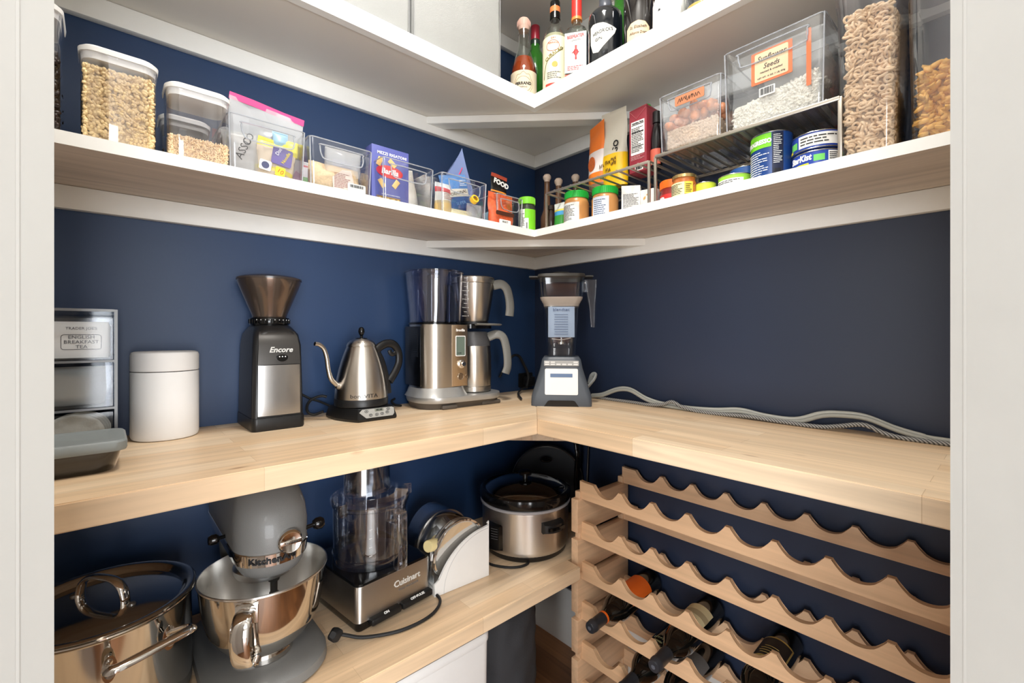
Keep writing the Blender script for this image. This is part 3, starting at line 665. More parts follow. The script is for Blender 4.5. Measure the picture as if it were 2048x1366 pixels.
# panel
bm = NB(); box(bm, -.050, .0035, -.0765, -.070, .062, .242, .002); pnl = finish('control_panel', bm, brushed('bronze_panel', (190, 170, 146), .3), cm)
words('Breville', .0105, WHITEP, pnl, (-.022, -.0768, .226), sx=.95, bold=.0003)
bm = NB(); prism(bm, rrect(.034, .060, .003, 4, -.022, .180), -.0778, -.0765, 'y', .0004); finish('display_frame', bm, WHITEP, pnl)
bm = NB(); prism(bm, rrect(.029, .055, .002, 4, -.022, .180), -.0783, -.0776, 'y'); dsp = finish('display', bm, mat('lcd_green', (104, 118, 108), .15), pnl)
words('12:00', .0065, INK, pnl, (-.027, -.0784, .159), name='clock_digits')
bm = NB(); lathe(bm, [(0, 0), (.0125, 0), (.0125, .003), (.0085, .005), (.0078, .014), (.006, .0155), (0, .0155)], 36, M=Matrix.Translation((-.019, -.0765, .127)) @ Matrix.Rotation(PI/2, 4, 'X')); finish('dial', bm, CHROME, pnl)
for x, z, r in ((-.022, .090, .0098), (-.002, .090, .0052)):
    bm = NB(); lathe(bm, [(0, 0), (r, 0), (r, .001), (r*.85, .0018), (r*.8, .0012), (0, .0012)], 32, M=Matrix.Translation((x, -.0765, z)) @ Matrix.Rotation(PI/2, 4, 'X')); bb = finish('start_button', bm, mat('steel_button', (150, 130, 108), .3, .9), pnl)
bm = NB(); tube(bm, [(-.022+.0103*math.cos(2*PI*i/30), -.0772, .090+.0103*math.sin(2*PI*i/30)) for i in range(30)], .0006, 6, 0, True); finish('button_ring', bm, CHROME, pnl)
# brew basket with handle, warming arm, carafe
BX, BY = .068, -.006
bm = NB(); lathe(bm, [(0, .252), (.046, .252), (.049, .257), (.062, .330), (.066, .372), (0, .372)], 56, c=(BX, BY)); bk = finish('brew_basket', bm, STEELT, cm)
bm = NB(); lathe(bm, [(0, .373), (.0665, .373), (.068, .376), (.068, .390), (.064, .393), (0, .394)], 56, c=(BX, BY)); finish('basket_lid', bm, STEELT, bk)
bm = NB(); lathe(bm, [(0, .371), (.064, .371), (.064, .374), (0, .374)], 48, c=(BX, BY)); finish('gasket', bm, BLACKP, bk); bm = NB(); lathe(bm, [(0, .246), (.05, .246), (.05, .252), (0, .252)], 48, c=(BX, BY)); finish('gasket', bm, BLACKP, bk)
HG = mat('warm_grey_plastic', (122, 122, 118), .35)
def handle(pts, r, par, fl=1.9):
    bm = NB(); tube(bm, pts, r, 16, 8, flat=fl, up=(1, 0, 0)); finish('handle', bm, HG, par)
handle([(BX+.045, BY-.045, .368), (BX+.068, BY-.055, .373), (BX+.084, BY-.062, .362), (BX+.093, BY-.066, .335), (BX+.096, BY-.068, .300), (BX+.094, BY-.067, .272)], .0085, bk)
bm = NB(); rg = [stad(.12, .10, .045, z, .070, .0) for z in (.232, .245)]; loft(bm, rg); rg = [stad(.07, .028, .012, z, .045, .067) for z in (.034, .372)]; loft(bm, rg); finish('brew_arm', bm, BLACKG, cm)
bm = NB(); tube(bm, [(BX-.03, BY-.062, .2445), (BX+.03, BY-.064, .2445), (BX+.075, BY-.040, .2445)], .0035, 8, 6, flat=2.5); finish('trim_lip', bm, HG, cm)
ca = thing('thermal_carafe', 'brushed steel thermal carafe standing on the base of the coffee maker', 'carafe', (.098, -.452, CT), 86)
bm = NB(); lathe(bm, [(0, .0345), (.052, .0345), (.0565, .038), (.057, .052), (.0555, .053), (.0565, .055), (.058, .10), (.0575, .150), (.055, .180), (.050, .189), (0, .189)], 64, c=(BX, BY)); finish('body', bm, STEELT, ca)
bm = NB(); lathe(bm, [(.0552, .178), (.0545, .192), (.050, .214), (.044, .222), (0, .223)], 56, c=(BX, BY)); finish('collar', bm, mat('dark_grey_plastic', (74, 74, 76), .35), ca)
handle([(BX+.03, BY-.040, .205), (BX+.052, BY-.053, .214), (BX+.071, BY-.062, .206), (BX+.080, BY-.067, .178), (BX+.084, BY-.070, .140), (BX+.084, BY-.070, .110), (BX+.078, BY-.067, .090)], .008, ca)
bm = NB(); tube(bm, [(.0, -.60, .93), (.01, -.615, .925), (.03, -.615, .917), (.05, -.605, .9155)], .0035, 8, 6); bmesh.ops.transform(bm, matrix=(Matrix.Translation(cm.location) @ Matrix.Rotation(math.radians(86), 4, 'Z')).inverted(), verts=bm.verts); finish('power_cord', bm, RUBBER, cm)

# blender
bl = thing('blender', 'grey jug blender with square clear jar and black lid standing in the corner', 'blender', (.302, -.182, CT), 42)
GB = mat('blender_grey', (78, 84, 92), .4)
bm = NB(); rloft(bm, [(.180, .180, .012, .000), (.181, .182, .014, .010), (.178, .178, .016, .030), (.128, .150, .020, .112), (.118, .140, .022, .138), (.108, .128, .02, .145)], 8); bbm = finish('motor_base', bm, GB, bl)
bm = NB(); prism(bm, [(-.052, -.001), (.052, -.001), (.040, .016), (.034, .018), (-.034, .018), (-.040, .016)], -.0925, -.080, 'y'); finish('air_gap', bm, BLACKG, bbm)
for sx in (-1, 1):
    for sy in (-1, 1): finish('rubber_foot', box(NB(), sx*.078-.008, sx*.078+.008, sy*.078-.008, sy*.078+.008, -.0, .004, .002), RUBBER, bbm)
tl = math.degrees(math.atan2(.014, .082))
def front(x0, x1, z0, z1, th, m, nm, r=.004, par=bl):
    bm = NB(); prism(bm, rrect(x1-x0, z1-z0, r, 5, (x0+x1)/2, (z0+z1)/2), -th, th, 'y', .0006)
    bmesh.ops.transform(bm, matrix=Matrix.Translation((0, -.0885, .030)) @ Matrix.Rotation(math.radians(-tl), 4, 'X'), verts=bm.verts)
    return finish(nm, bm, m, par)
pl = front(-.049, .049, .004, .082, .002, WHITEP, 'touch_panel')
front(-.033, .033, .056, .067, .0028, mat('blue_grey_lcd', (92, 116, 152), .3), 'display', .0005, pl)
front(-.052, .052, .090, .106, .003, mat('silver_keys', (160, 160, 158), .4), 'key_strip', .002, bl)
ks = NB()
for r_, xs in ((0, range(6)), (1, (0, 1, 5))):
    for k in xs: prism(ks, rrect(.013, .0045, .001, 3, -.0425+.017*k, .0945+.0065*r_), -.0042, -.0025, 'y')
bmesh.ops.transform(ks, matrix=Matrix.Translation((0, -.0885, .030)) @ Matrix.Rotation(math.radians(-tl), 4, 'X'), verts=ks.verts); kso = finish('key', ks, mat('key_white', (214, 214, 212), .4), bl)
JAR = clearmat('jar_plastic', (246, 249, 252), .9, .06)
bm = NB(); rloft(bm, [(.086, .086, .020, .147), (.092, .092, .022, .175), (.088, .088, .022, .180), (.092, .092, .022, .188), (.100, .100, .02, .24), (.108, .108, .020, .306), (.112, .112, .02, .318), (.132, .132, .022, .330), (.136, .136, .022, .376), (.140, .140, .022, .386), (.136, .136, .020, .386), (.128, .128, .02, .332), (.106, .106, .018, .318), (.096, .096, .018, .24), (.084, .084, .018, .190)], 6); jr = finish('jar', bm, JAR, bl)
bm = NB(); rloft(bm, [(.108, .108, .020, .300), (.1095, .1095, .020, .306), (.128, .128, .022, .322), (.130, .130, .022, .328), (.126, .126, .02, .326), (.108, .108, .018, .312)], 6); finish('frosted_band', bm, cloudmat('frosted', (206, 196, 186), .55), jr)
bm = NB(); box(bm, -.040, .040, -.0545, -.0535, .205, .298, .0004); finish('scale_panel', bm, cloudmat('pale_blue_film', (176, 198, 226), .45), jr)
words('blendtec', .013, mat('blue_ink', (52, 70, 110), .5), jr, (.0, -.0555, .289), sx=1.15)
bm = NB()
for k in range(9): z = .214+.0075*k; box(bm, -.022+.002*(k % 2), .020, -.0560, -.0553, z, z+.0010)
finish('measure_line', bm, mat('blue_ink', (52, 70, 110)), jr, smooth=False)
bm = NB(); lathe(bm, [(0, .183), (.014, .183), (.014, .190), (.006, .193), (.004, .204), (0, .205)], 24); tube(bm, [(-.03, 0, .200), (0, 0, .197), (.03, 0, .203)], .003, 6, 4, flat=2); finish('blade', bm, CHROME, jr)
bm = NB(); loft(bm, [[(x+dx, y, z) for x, y in rrect(w, .024, .005, 4)] for w, z, dx in ((.018, .236, .098), (.024, .300, .096), (.034, .340, .094), (.042, .372, .092), (.046, .384, .090))], True, True); box(bm, .062, .085, -.012, .012, .345, .384, .003); finish('handle', bm, JAR, jr)
bm = NB(); rloft(bm, [(.138, .138, .022, .3865), (.146, .146, .024, .390), (.142, .142, .024, .398), (.09, .09, .03, .403), (.086, .086, .03, .400)], 6); lathe(bm, [(.030, .400), (.030, .406), (.024, .409), (0, .410)], 28)
loft(bm, [[(x, -y, z) for x, y in ((-.10, .03), (.098, .03), (.098, -.03), (-.10, -.03))] for z in (.3915, .3955)]); finish('lid', bm, mat('grey_rubber_lid', (58, 56, 52), .5), bl)
bm = NB(); tube(bm, [(.08, -.02, .05), (.10, -.02, .075), (.105, -.01, .088), (.095, 0, .085), (.088, .005, .06)], .005, 8, 6, flat=1.5); finish('cord_hook', bm, GREYP, bl)
# wall outlet behind, with plugs and cord
ou = thing('wall_outlet', 'black wall outlet with two plugs on navy wall behind the blender', 'outlet', (.0, -.055, .93), 90)
bm = NB(); prism(bm, rrect(.07, .055, .006, 4, 0, .02), -.008, 0, 'y', .001); finish('plate', bm, BLACKP, ou)
bm = NB(); box(bm, -.018, .018, -.04, -.008, 0, .035, .005); finish('socket_adapter', bm, BLACKP, ou)
bm = NB(); tube(bm, [(.045, -.09, .925), (.04, -.075, .97), (.03, -.09, 1.015), (.03, -.115, 1.045), (.035, -.15, 1.045), (.03, -.18, 1.01), (.02, -.20, .97)], .0045, 8, 8, flat=1.3); tag(finish('arching_cord', bm, RUBBER), 'thick black cord arching up from the outlet between coffee maker and blender', 'cord')
bm = NB(); tube(bm, [(.20, -.26, .9185), (.12, -.20, .922), (.06, -.13, .925), (.045, -.09, .93)], .0035, 8, 8); bmesh.ops.transform(bm, matrix=(Matrix.Translation(cm.location) @ Matrix.Rotation(math.radians(86), 4, 'Z')).inverted(), verts=bm.verts); finish('plug_cord', bm, RUBBER, cm)
# cords along the right wall
C1 = [(0.308, -0.035, 0.921), (0.351, -0.035, 0.929), (0.41, -0.035, 0.952), (0.457, -0.035, 0.955), (0.51, -0.035, 0.934), (0.552, -0.033, 0.924), (0.592, -0.035, 0.922), (0.652, -0.035, 0.920), (0.723, -0.035, 0.924), (0.787, -0.035, 0.932), (0.847, -0.035, 0.925), (0.913, -0.035, 0.925), (0.964, -0.035, 0.945), (1.002, -0.035, 0.951), (1.047, -0.035, 0.950), (1.097, -0.035, 0.933), (1.137, -0.035, 0.924), (1.172, -0.035, 0.920), (1.38, -.035, .9185)]
C2 = [(0.308, -0.035, 0.916), (0.401, -0.045, 0.9165), (0.475, -0.045, 0.9165), (0.527, -0.052, 0.9165), (0.576, -0.052, 0.922), (0.607, -0.052, 0.934), (0.638, -0.052, 0.923), (0.681, -0.052, 0.9165), (0.736, -0.052, 0.9165), (0.812, -0.052, 0.920), (0.881, -0.052, 0.918), (0.964, -0.052, 0.9175), (1.002, -0.052, 0.924), (1.047, -0.052, 0.934), (1.081, -0.052, 0.922), (1.113, -0.052, 0.9165), (1.172, -0.052, 0.9165), (1.38, -.052, .9165)]
bm = NB(); tube(bm, C1, .0054, 10, 5, up=(0, 0, 1)); tube(bm, [(x, y-.001, z-.0072) for x, y, z in C1], .0036, 10, 5) if 0 else None
tag(finish('flat_grey_cord', bm, mat('grey_cord', (188, 188, 180), .45)), 'smooth light grey cord rising in humps along the right wall on counter', 'cord')
C1b = [(x+.006, y-.009, max(.917, z-.004)) for x, y, z in C1]
bm = NB(); tube(bm, C1b, .0048, 10, 5); tag(finish('grey_cord', bm, mat('grey_cord2', (164, 164, 156), .45)), 'mid grey cord lying just in front of the light grey humped cord', 'cord')
bm = NB(); tube(bm, C2, .0048, 10, 5)
m = mat('braided_cord', (120, 118, 114), .6); nt = m.node_tree; wv = nt.nodes.new('ShaderNodeTexWave'); wv.inputs['Scale'].default_value = 90; wv.wave_type = 'BANDS'; wv.bands_direction = 'DIAGONAL'; tcn = nt.nodes.new('ShaderNodeTexCoord'); nt.links.new(tcn.outputs['Object'], wv.inputs[0]); rp = nt.nodes.new('ShaderNodeValToRGB'); rp.color_ramp.elements[0].color = (.03, .03, .03, 1); rp.color_ramp.elements[1].color = (.45, .44, .42, 1); nt.links.new(wv.outputs[1], rp.inputs[0]); nt.links.new(rp.outputs[0], nt.nodes['Principled BSDF'].inputs['Base Color'])
tag(finish('braided_cord', bm, m), 'braided black and silver cord nearest the counter front along right wall', 'cord')
# ------------------------------------------------------------ things on the middle shelf
def onL(px, py, x0):      # point of the photo on a plane parallel to the left wall -> (y, z)
    R = (px-1024)/913; dx = .6673*R-.7448; dy = .7451*R+.667; t = (x0-CAMP.x)/dx
    return CAMP.y+t*dy, CAMP.z+t*(666-py)/913
def onR(px, py, y0):      # same on a plane parallel to the right wall -> (x, z)
    R = (px-1024)/913; dx = .6673*R-.7448; dy = .7451*R+.667; t = (y0-CAMP.y)/dy
    return CAMP.x+t*dx, CAMP.z+t*(666-py)/913
S2 = 1.4432
def oxo(label, x, y, rot, w, d, h, group='clear jars with white lids'):
    t = thing('storage_jar', label, 'jar', (x, y, S2), rot, group)
    bm = NB(); r = .018
    rloft(bm, [(w*.93, d*.93, r, .0), (w*.95, d*.95, r, .004), (w*.96, d*.96, r, h*.78), (w, d, r+.004, h*.86), (w, d, r+.004, h-.012), (w-.004, d-.004, r+.002, h-.012), (w*.95-.004, d*.95-.004, r-.002, h*.84), (w*.93-.004, d*.93-.004, r-.002, .006)], 6)
    finish('body', bm, JARC, t)
    bm = NB(); rloft(bm, [(w-.006, d-.006, r+.002, h-.022), (w-.004, d-.004, r+.002, h-.011), (w+.002, d+.002, r+.005, h-.011), (w+.003, d+.003, r+.005, h-.004), (w-.006, d-.006, r+.002, h), (w*.6, d*.6, r, h), (w*.58, d*.58, r, h-.001)], 6)
    lid = finish('lid', bm, WHITEP, t)
    bm = NB(); lathe(bm, [(0, h-.001), (.020, h-.001), (.020, h+.0015), (0, h+.002)], 30); finish('push_button', bm, WHITEP, lid)
    return t
JARC = clearmat('jar_clear', (252, 252, 253), 1.6)
# dark tall container at far left
t = oxo('tall clear jar of dark coffee beans cut off by the left door frame', .215, -1.362, 90, .105, .105, .205)
g = grains('coffee_beans', None, shellpts(.092, .092, .006, .13, 900, 4), 'kernel', .0055, mat('coffee_brown', (40, 26, 20), .35, var=.3), loc=(.215, -1.362, S2), rot=90); tag(g, 'dark coffee beans filling the jar at the left door frame', 'coffee beans', kind='stuff')
bm = NB(); box(bm, -.042, .042, -.042, .042, .004, .126); o = finish('bean_core', bm, mat('coffee_brown', (40, 26, 20))); o.parent = g
# popcorn kernels
KER = mat('popcorn_kernel', (246, 206, 154), .35, var=.3, vscale=90)
t = oxo('clear jar filled to the top with popcorn kernels, white lid, leftmost full jar', .222, -1.240, 90, .102, .085, .158)
g = grains('popcorn_kernels', None, shellpts(.088, .072, .007, .124, 4200, 5, jit=.004), 'kernel', .0042, KER, loc=(.222, -1.240, S2), rot=90); tag(g, 'yellow popcorn kernels filling the leftmost full jar', 'popcorn', kind='stuff')
bm = NB(); box(bm, -.0385, .0385, -.0305, .0305, .006, .119); finish('kernel_core', bm, KER, g)
# rice
RICE = mat('rice_grain', (234, 204, 164), .5, var=.2, vscale=150)
t = oxo('clear jar one third full of brown rice with rounded white lid', .222, -1.128, 90, .100, .085, .139)
g = grains('brown_rice', None, shellpts(.088, .074, .006, .042, 3200, 6), 'rice', .0042, RICE, loc=(.222, -1.128, S2), rot=90); tag(g, 'brown rice in the second white-lidded jar', 'rice', kind='stuff')
bm = NB(); box(bm, -.042, .042, -.0345, .0345, .004, .0405); finish('rice_core', bm, RICE, g)
t = oxo('narrow clear jar standing behind the gap between popcorn and rice jars', .100, -1.135, 90, .085, .085, .125)
g = grains('dark_lentils', None, shellpts(.072, .072, .006, .05, 500, 7), 'round', .004, mat('lentil_dark', (70, 60, 52), .5, var=.2), loc=(.100, -1.135, S2), rot=90); tag(g, 'dark lentils low in the narrow jar at the back', 'lentils', kind='stuff')
bm = NB(); box(bm, -.033, .033, -.033, .033, .004, .048); finish('lentil_core', bm, mat('lentil_dark', (70, 60, 52)), g)

BIN = clearmat('bin_plastic', (250, 251, 252), 1.5)
BINE = mat('bin_rim', (206, 210, 216), .12, spec=1.0, trans=.6)
def binbox(label, x, y, rot, w, d, h, z=S2, group='clear bins with cut-out handles', hy=-.012, low=0):
    """open clear bin, front -Y, with an oblong handle opening outlined by a raised lip"""
    t = thing('clear_bin', label, 'bin', (x, y, z), rot, group)
    bm = NB(); T = .0022
    rloft(bm, [(w-.010, d-.008, .008, 0), (w-.008, d-.006, .009, .003), (w, d, .010, h), (w-T*2, d-T*2, .008, h), (w-.008-T*2, d-.006-T*2, .007, .004)], 4)
    finish('body', bm, BIN, t)
    bm = NB(); tube(bm, [(px_, py_, h) for px_, py_ in rrect(w, d, .010, 4)], .0014, 6, 0, True); finish('rim', bm, BINE, t)
    bm = NB(); hw = w*.34
    pts = [(-hw, h-.016), (-hw+.003, h-.034), (-hw+.016, h-.043), (hw-.012, h-.043), (hw, h-.034), (hw, h-.018), (hw-.006, h-.012), (-hw+.006, h-.012)]
    tube(bm, [(a, -d/2+.001-(0), b) for a, b in pts], .0016, 6, 4, True); finish('handle_lip', bm, BINE, t)
    for sx in (-1, 1): finish('corner_edge', tube(NB(), [(sx*(w/2-.005), -d/2+.005, .003), (sx*(w/2-.0015), -d/2+.0015, h)], .0014, 6, 0), BINE, t)
    return t
B1 = binbox('clear bin with handle holding pink-sealed bag and yellow food bag', .160, -1.014, 90, .140, .215, .108)
B2 = binbox('clear bin with handle holding a tied bag of oats', .160, -.866, 90, .140, .215, .106)
B3 = binbox('clear bin with handle holding the blue pasta box', .160, -.700, 90, .140, .215, .104)
B4 = binbox('clear bin with handle holding blue rice pouch and noodles', .160, -.531, 90, .150, .215, .106)
B5 = binbox('narrow clear bin behind the orange bag, last before the corner', .150, -.352, 90, .105, .20, .096)
FILM = cloudmat('clear_film', (246, 246, 244), .30, .18)
FILM3 = cloudmat('thin_clear_film', (244, 244, 242), .10, .15)
FILM2 = cloudmat('milky_film', (226, 224, 218), .38, .3)
def setbag(o, x, y, rot, label, cat='bag', z=S2+.004, tilt=(0, 0), group=None):
    o.location = (x, y, z); o.rotation_euler = (math.radians(tilt[0]), math.radians(tilt[1]), math.radians(rot)); return tag(o, label, cat, group)
# bin 1
o = setbag(pouch(.142, .150, .03, FILM, 'ziplock_bag', seed=11, crimp=.3, power=.6, wrinkle=.005), .215, -1.020, 90, 'clear zip bag with bright pink seal sticking out of first bin', tilt=(4, 6))
bm = NB(); loft(bm, [[(-.071, -.001+noise.noise(Vector((0, z*9, 3)))*.002, z), (-.03, -.003, z), (.03, .002, z), (.071, 0, z), (.071, .0015, z), (.03, .0035, z), (-.03, -.0015, z), (-.071, .001, z)] for z in (.143, .156)]); finish('zip_seal', bm, mat('pink_plastic', (226, 74, 132), .35), o)
o = setbag(pouch(.100, .128, .035, mat('crimson_bag', (112, 26, 56), .4), 'red_zip_bag', seed=12, crimp=.2), .10, -1.035, 90, 'dark red bag top standing behind the pink-sealed bag')
o = setbag(pouch(.062, .084, .05, FILM2, 'pasta_bag', seed=13, wrinkle=.006), .232, -1.052, 90, 'milky bag with black letters at left of first bin', tilt=(0, -5))
words('ASSO', .020, INK, o, (0, -.026, .045), roll=62); words('LO', .018, INKG, o, (.012, -.022, .066), roll=62)
o = setbag(pouch(.074, .082, .045, bands('yellow_label_film', 2, [(0, (205, 180, 150)), (.012, (226, 206, 74)), (.020, (220, 200, 176)), (.062, (228, 208, 60))], .35, 0, .1), 'bean_bag', seed=14, wrinkle=.004), .238, -1.000, 90, 'yellow and purple labelled food bag lying in first bin', tilt=(0, 8))
prism(bm := NB(), rrect(.038, .036, .004, 4, .006, .044), -.0255, -.0245, 'y'); lb = finish('label', bm, mat('dusty_purple', (112, 100, 158), .5), o)
words('Dot', .010, WHITEP, lb, (-.002, -.0262, .052), roll=70); words('Noodle', .009, mat('yellow_ink', (236, 216, 60), .5), lb, (.013, -.0262, .044), roll=70)
prism(bm := NB(), rrect(.018, .018, .002, 3, .006, .012), -.0280, -.0270, 'y'); q = finish('price_sticker', bm, mat('sticker_yellow', (244, 214, 50), .5), o); words('10', .013, mat('red_ink', (206, 50, 40), .5), q, (.006, -.0284, .012), roll=-20)
prism(bm := NB(), rrect(.022, .020, .003, 3, -.022, .016), -.0265, -.0255, 'y'); q = finish('seal_sticker', bm, PAPERW, o); lathe(bm := NB(), [(0, 0), (.007, 0), (.007, .0006), (0, .0006)], 20, M=Matrix.Translation((-.022, -.0266, .016)) @ Matrix.Rotation(PI/2, 4, 'X')); finish('round_logo', bm, mat('slate_ink', (70, 74, 104), .5), q)
o = setbag(pouch(.050, .098, .035, mat('mauve_bag', (142, 104, 124), .35, var=.3, vscale=60), 'mauve_bag', seed=15, wrinkle=.006), .205, -.955, 90, 'mauve foil bag at right end of first bin')
o = setbag(pouch(.03, .03, .02, mat('light_blue_cap', (150, 190, 214), .35), 'blue_pouch', seed=16), .232, -.985, 90, 'small light blue pouch tip above the yellow label', z=S2+.078)
o = setbag(pouch(.028, .034, .02, mat('yellow_curl', (236, 218, 90), .4, var=.3, vscale=200), 'yellow_ribbon_bag', seed=17, wrinkle=.008), .230, -.962, 90, 'crumpled bright yellow bag end near top of first bin', z=S2+.062)
# bin 2
OAT = mat('oats', (222, 192, 150), .6, var=.35, vscale=220, bump=.5, bscale=300)
o = setbag(pouch(.118, .072, .10, OAT, 'oat_bag', seed=21, crimp=.1, power=.8, wrinkle=.005), .205, -.860, 90, 'bag of rolled oats with paper tag slumped in second bin')
prism(bm := NB(), [(-.022, .0), (.012, -.006), (.026, .018), (.018, .050), (-.002, .048), (-.024, .028)], -.053, -.052, 'y'); tg = finish('paper_tag', bm, mat('tag_paper', (232, 214, 200), .6), o); lines(tg, mat('tag_red', (150, 84, 72), .6), -.020, .016, .006, .040, -.0532, 10)
prism(bm := NB(), rrect(.042, .020, .003, 3, .030, .012), -.056, -.055, 'y'); tg = finish('price_label', bm, PAPERW, o); barcode(tg, .014, .046, .013, .019, -.0562)
o = setbag(pouch(.085, .056, .05, FILM, 'tied_bag_top', seed=22, crimp=.02, power=.3, wrinkle=.010), .220, -.845, 90, 'crumpled clear bag neck rising over the oats', z=S2+.055)
o = setbag(pouch(.062, .088, .035, bands('green_white_pack', 2, [(0, (40, 46, 60)), (.030, (60, 168, 60)), (.048, (214, 218, 222)), (.074, (196, 60, 66)), (.080, (220, 224, 226))], .4, 0, .1), 'snack_pack', seed=23), .140, -.905, 90, 'white green and navy snack bag behind the oats')
t = setbag(finish('navy_box', box(NB(), -.030, .030, -.02, .02, 0, .108, .001), mat('deep_navy_card', (28, 44, 96), .4), None), .135, -.815, 90, 'dark navy pasta box standing behind the clear bag neck', 'box'); words('2', .016, WHITEP, t, (.005, -.0208, .07), roll=20)
# bin 3: pasta box
BB = mat('pasta_blue', (86, 92, 158), .4)
t = thing('pasta_box', 'tall periwinkle blue box of mezzi rigatoni standing in third bin', 'box', (.205, -.7265, S2+.004), 90)
bm = NB(); box(bm, -.050, .050, -.0175, .0175, 0, .143, .0008); finish('carton', bm, BB, t)
words('MEZZI RIGATONI', .0098, WHITEP, t, (.004, -.0178, .126), bold=.0002, space=1.05)
prism(bm := NB(), [(.036*math.cos(a)-.003, .083+.0155*math.sin(a)) for a in [2*PI*i/32 for i in range(32)]], -.0184, -.0176, 'y'); lg = finish('oval_logo', bm, mat('logo_red', (206, 40, 48), .4), t)
words('Barilla', .0195, WHITEP, lg, (-.003, -.0188, .083), shear=.15, bold=.0005, sx=.95)
PAS = mat('pasta_yellow', (232, 190, 116), .5, var=.15, vscale=80)
for x, z, a in ((-.024, .052, -35), (.014, .056, 35), (-.030, .104, 20), (.004, .106, -50)):
    bm = NB(); lathe(bm, [(.0062, -.011), (.0064, .011), (.0042, .011), (.0040, -.011)], 16, sx=1, sy=.15, M=Matrix.Translation((x, -.0182, z)) @ Matrix.Rotation(math.radians(a), 4, 'Y')); finish('printed_pasta', bm, PAS, t)
words("n.84 METODO CLASSICO PASTA", .0035, WHITEP, t, (0, -.0178, .026))
prism(bm := NB(), rrect(.064, .020, .001, 3, -.006, .011), -.0180, -.0176, 'y'); w_ = finish('window', bm, mat('window_amber', (150, 118, 60), .2), t)
for k in range(5):
    bm = NB(); lathe(bm, [(.005, -.007), (.005, .007), (0, .007)], 12, sx=1, sy=.2, M=Matrix.Translation((-.032+.013*k, -.0184, .010)) @ Matrix.Rotation(math.radians(60+37*k), 4, 'Y')); finish('pasta_tube', bm, PAS, w_)
o = setbag(pouch(.060, .118, .06, mat('silver_foil_bag', (196, 190, 180), .4, .2, var=.15, vscale=90), 'snack_bag', seed=31, crimp=.12, wrinkle=.005), .175, -.652, 90, 'silver grey folded snack bag right of blue pasta box', tilt=(0, -8))
o = setbag(pouch(.050, .085, .05, bands('pasta_bag_print', 2, [(0, (220, 186, 120)), (.028, (206, 184, 140)), (.034, (234, 232, 224)), (.058, (206, 72, 80)), (.072, (222, 226, 226))], .35, 0, .1), 'pasta_bag', seed=32, wrinkle=.005), .235, -.580, 90, 'clear pasta bag with white and red label at left of fourth bin', group=None)
lines(o, mat('tag_red', (150, 84, 72), .6), -.014, .014, .036, .056, -.0255, 5)
# bin 4
BP = mat('pouch_blue', (66, 110, 172), .35, var=.3, vscale=25)
o = setbag(pouch(.135, .150, .03, cloudmat('blue_tint_film', (160, 180, 232), .35, .2), 'ziplock_bag', seed=41, crimp=.3, wrinkle=.006, top=1.0), .200, -.505, 90, 'large clear zip bag with thin red seal rising high over fourth bin', tilt=(0, -10))
for v in o.data.vertices:
    if v.co.z > .07: v.co.z += (v.co.z-.07)*(.75*(v.co.x/.067)) ; v.co.x *= 1-.15*(v.co.z-.07)/.08
bm = NB(); tube(bm, [(-.052, -.004, .098), (-.01, -.006, .104), (.02, -.004, .130), (.038, -.003, .152)], .0013, 6, 5); finish('zip_seal', bm, mat('seal_red', (214, 60, 100), .4), o)
o = setbag(pouch(.090, .124, .026, bands('blue_pouch_print', 2, [(0, (30, 66, 120)), (.030, (44, 86, 144)), (.062, (214, 210, 196)), (.084, (70, 128, 190)), (.112, (96, 140, 196))], .35, 0, .13), 'rice_pouch', seed=42, crimp=.1, wrinkle=.004), .222, -.512, 90, 'blue food pouch inside the tall zip bag', tilt=(0, -14))
words('ORIGINAL', .0125, INK, o, (.0, -.0150, .072), roll=8); words('SUPER', .012, mat('sky_ink', (120, 160, 206), .5), o, (.0, -.0165, .044), roll=6); lines(o, WHITEP, .01, .034, .09, .108, -.012, 4)
o = setbag(pouch(.090, .030, .05, mat('noodles', (232, 218, 176), .5, var=.3, vscale=150, bump=.6), 'noodle_bag', seed=43, wrinkle=.005), .225, -.525, 90, 'clear bag of pale noodles low in fourth bin')
bm = NB(); lathe(bm, [(.0075, 0), (.0115, 0), (.0115, .012), (.0075, .012)], 20, cap=False); loft(bm, [[(.0075*math.cos(a), .0075*math.sin(a), z) for a in [2*PI*i/16 for i in range(16)]] for z in (.003, .004)]); bmesh.ops.transform(bm, matrix=Matrix.Rotation(1.2, 4, 'X'), verts=bm.verts)
o = finish('yellow_bag_clip', bm, mat('clip_yellow', (238, 190, 48), .4)); place(o, (.262, -.500, S2+.052), (0, 0, 90)); tag(o, 'yellow ring cap on a clear bag in fourth bin', 'cap')
o = setbag(pouch(.05, .045, .03, FILM, 'clear_bag', seed=45, wrinkle=.006), .245, -.485, 90, 'small clear bag below the yellow ring cap')
# black and orange bags, last bin
o = setbag(pouch(.062, .178, .03, bands('black_bag_print', 2, [(0, (60, 40, 30)), (.118, (226, 140, 50)), (.123, (22, 20, 20)), (.166, (176, 74, 54))], .35, 0, .2), 'snack_bag', seed=51, crimp=.1, wrinkle=.006), .165, onL(990, 350, .165)[0], 90, 'black snack bag with big white letters above the orange bag', tilt=(0, 6), z=S2+.012)
words('FOOD', .0215, WHITEP, o, (.0, -.0125, .146), bold=.001, roll=-6)
o = setbag(pouch(.094, .098, .04, mat('orange_net', (222, 96, 56), .45, var=.5, vscale=120), 'orange_bag', seed=52, crimp=.2, wrinkle=.006, power=.8), .235, onL(1001, 400, .235)[0], 90, 'orange and red food bag tied at top beside the corner')
prism(bm := NB(), rrect(.044, .013, .002, 3, .0, .010), -.0215, -.0205, 'y'); q = finish('label', bm, PAPERW, o); words('SELECT', .007, INK, q, (0, -.0218, .010))
